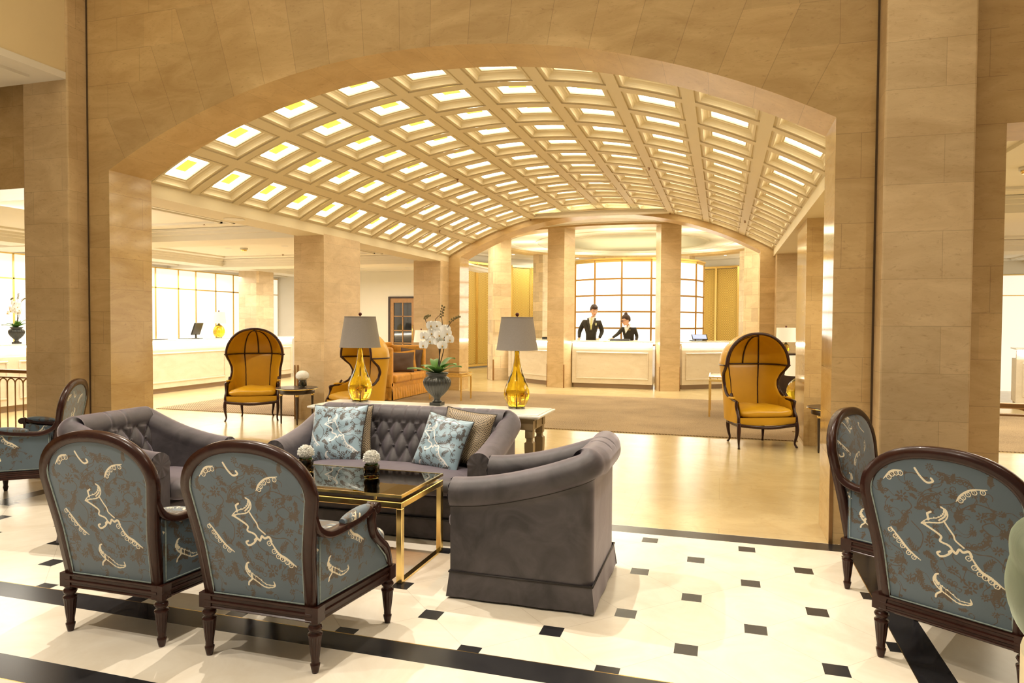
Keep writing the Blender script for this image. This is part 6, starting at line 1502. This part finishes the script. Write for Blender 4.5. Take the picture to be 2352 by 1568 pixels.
def hair_cap(T, par, s_=1.0, up=.0, fringe=True):
    m_ = MB()
    def f(u, v_):
        a = 2 * PI * u; b_ = lerp(PI / 2, -.15, v_); front = -math.sin(a)         # 1 at face side
        b_ = lerp(PI / 2, lerp(-.60, .36, smooth01((front + .35) / 1.1)), v_)
        d = (math.cos(b_) * math.cos(a), math.cos(b_) * math.sin(a), math.sin(b_)); k = 1.09 + .05 * math.sin(a * 7 + v_ * 9) * .3 + up * max(0, d[2])
        return tuple(T @ Vector((d[0] * .078 * s_ * k, .014 + d[1] * .100 * s_ * k, .018 + d[2] * .114 * s_ * k)))
    m_.grid(f, 36, 12, True, closeu=True)
    def f2(u, v_): p = T.inverted() @ Vector(f(u, 1 - v_)); c = Vector((0, .012, .015)); return tuple(T @ (c + (p - c) * .93))
    m_.grid(f2, 36, 12, True, closeu=True); return m_
hm = hair_cap(T, t, 1.06, .06); hm.ell((.012, -.030, .098), (.066, .068, .036), 16, 10, T=T); hm.build('hair', M_HAIR, t); face_parts(T, t)
# ---- woman
wx, wy = -2.075, 16.27
t = thing('person', 'woman in dark jacket with glasses and hair in a bun working behind the reception desk', 'person', (0, 0, 0))
def wom(e):
    return dict(pel=(wx + .01, wy + .10, .92, .13 + e, .10 + e), wst=(wx + .01, wy + .07, 1.05, .105 + e, .085 + e), chs=(wx - .0, wy + .02, 1.24, .128 + e, .095 + e), nkb=(wx + .0, wy - .01, 1.365, .055 + e, .052 + e), nkt=(wx - .02, wy - .05, 1.44, .042, .044),
        shl=(wx - .145, wy + .0, 1.315, .050 + e, .05 + e), ell=(wx - .225, wy - .06, 1.205, .040 + e, .04 + e), wrl=(wx - .33, wy - .27, 1.105, .025 + e, .025 + e),
        shr=(wx + .150, wy + .0, 1.31, .050 + e, .05 + e), elr=(wx + .195, wy + .04, 1.13, .038 + e, .038 + e), wrr=(wx + .19, wy - .10, 1.045, .025 + e, .025 + e),
        hil=(wx - .09, wy + .10, .84, .085 + e, .085 + e), knl=(wx - .08, wy + .06, .46, .055 + e, .055 + e), anl=(wx - .08, wy + .08, .08, .036, .036), hir=(wx + .10, wy + .10, .84, .085 + e, .085 + e), knr=(wx + .09, wy + .06, .46, .055 + e, .055 + e), anr=(wx + .09, wy + .08, .08, .036, .036))
J = wom(-.014); HC = (wx - .050, wy - .075, 1.515)
T = person_base(t, J, HC, rd(-58), rd(20), .98, None, E_, [((wx - .335, wy - .275, 1.10), (-.35, -.9, -.15), (0, 0, 1), (1, -.2, 0)), ((wx + .19, wy - .11, 1.05), (-.1, -.9, -.0), (0, 0, 1), (-1, 0, 0))], None)
JJ = wom(.006); JJ['wrl'] = JJ['wrl'][:3] + (.031, .031); JJ['wrr'] = JJ['wrr'][:3] + (.031, .031); JJ['nkb'] = (wx + .0, wy + .0, 1.335, .078, .062)
V_, F2 = skin_mesh({k: v_ for k, v_ in JJ.items() if k not in ('knl', 'anl', 'knr', 'anr', 'nkt')}, EJ, 2); m_ = MB(); m_.add(V_, F2, True); m_.build('jacket', M_SUIT, t, uv=False)
KT = {k: wom(.004)[k] for k in ('pel', 'hil', 'knl', 'anl', 'hir', 'knr', 'anr')}; V_, F2 = skin_mesh(KT, [('pel', 'hil'), ('hil', 'knl'), ('knl', 'anl'), ('pel', 'hir'), ('hir', 'knr'), ('knr', 'anr')], 2); m_ = MB(); m_.add(V_, F2, True); m_.build('trousers', M_SUIT, t, uv=False)
for s in (-1, 1): m_ = MB(); m_.ell((wx + s * .085, wy + .03, .04), (.038, .115, .04), 14, 8); m_.build('shoe', M_BLACK, t)
def wy_(z): return wy - interp(z, [(1.1, .045), (1.24, .092), (1.33, .075), (1.40, .075)])
m_ = MB(); m_.add([(wx - .055, wy_(1.2) - .008, 1.205), (wx - .085, wy_(1.32) - .002, 1.34), (wx - .055, wy_(1.36), 1.385), (wx - .02, wy_(1.34) - .01, 1.335), (wx + .03, wy_(1.36), 1.40), (wx + .045, wy_(1.32) - .004, 1.36)], [(0, 3, 2, 1), (0, 5, 4, 3)]); m_.sweep([(wx + .05, wy + .02, 1.415), (wx + .045, wy - .05, 1.405), (wx - .01, wy - .10, 1.345)], [(-.014, -.004), (.014, -.004), (.014, .004), (-.014, .004)], nrm=(0, -1, 0)); m_.build('blouse', M_SHIRT, t)
m_ = MB(); m_.box(wx - .01, wx + .06, wy_(1.29) - .018, wy_(1.29) - .012, 1.283, 1.295); m_.build('name_badge', M_GOLD, t)
hm = hair_cap(T, t, .98, .02); hm.ell((0, .045, .135), (.042, .042, .040), 14, 10, T=T); hm.ell((0, .035, .105), (.055, .055, .03), 14, 8, T=T); hm.build('hair', M_HAIR, t); face_parts(T, t, True)
m_ = MB()
for s in (-1, 1):
    m_.tube([tuple(T @ Vector((s * .032 + .023 * math.cos(a), -.106, .004 + .016 * math.sin(a)))) for a in [2 * PI * i / 14 for i in range(14)]], .0035, 6, closed=True); m_.tube([tuple(T @ Vector(p)) for p in ((s * .055, -.104, .008), (s * .078, -.06, .008), (s * .082, .01, .004))], .003, 6)
m_.tube([tuple(T @ Vector(p)) for p in ((-.01, -.108, .006), (.01, -.108, .006))], .003, 6); m_.build('glasses', M_GLASSES, t)
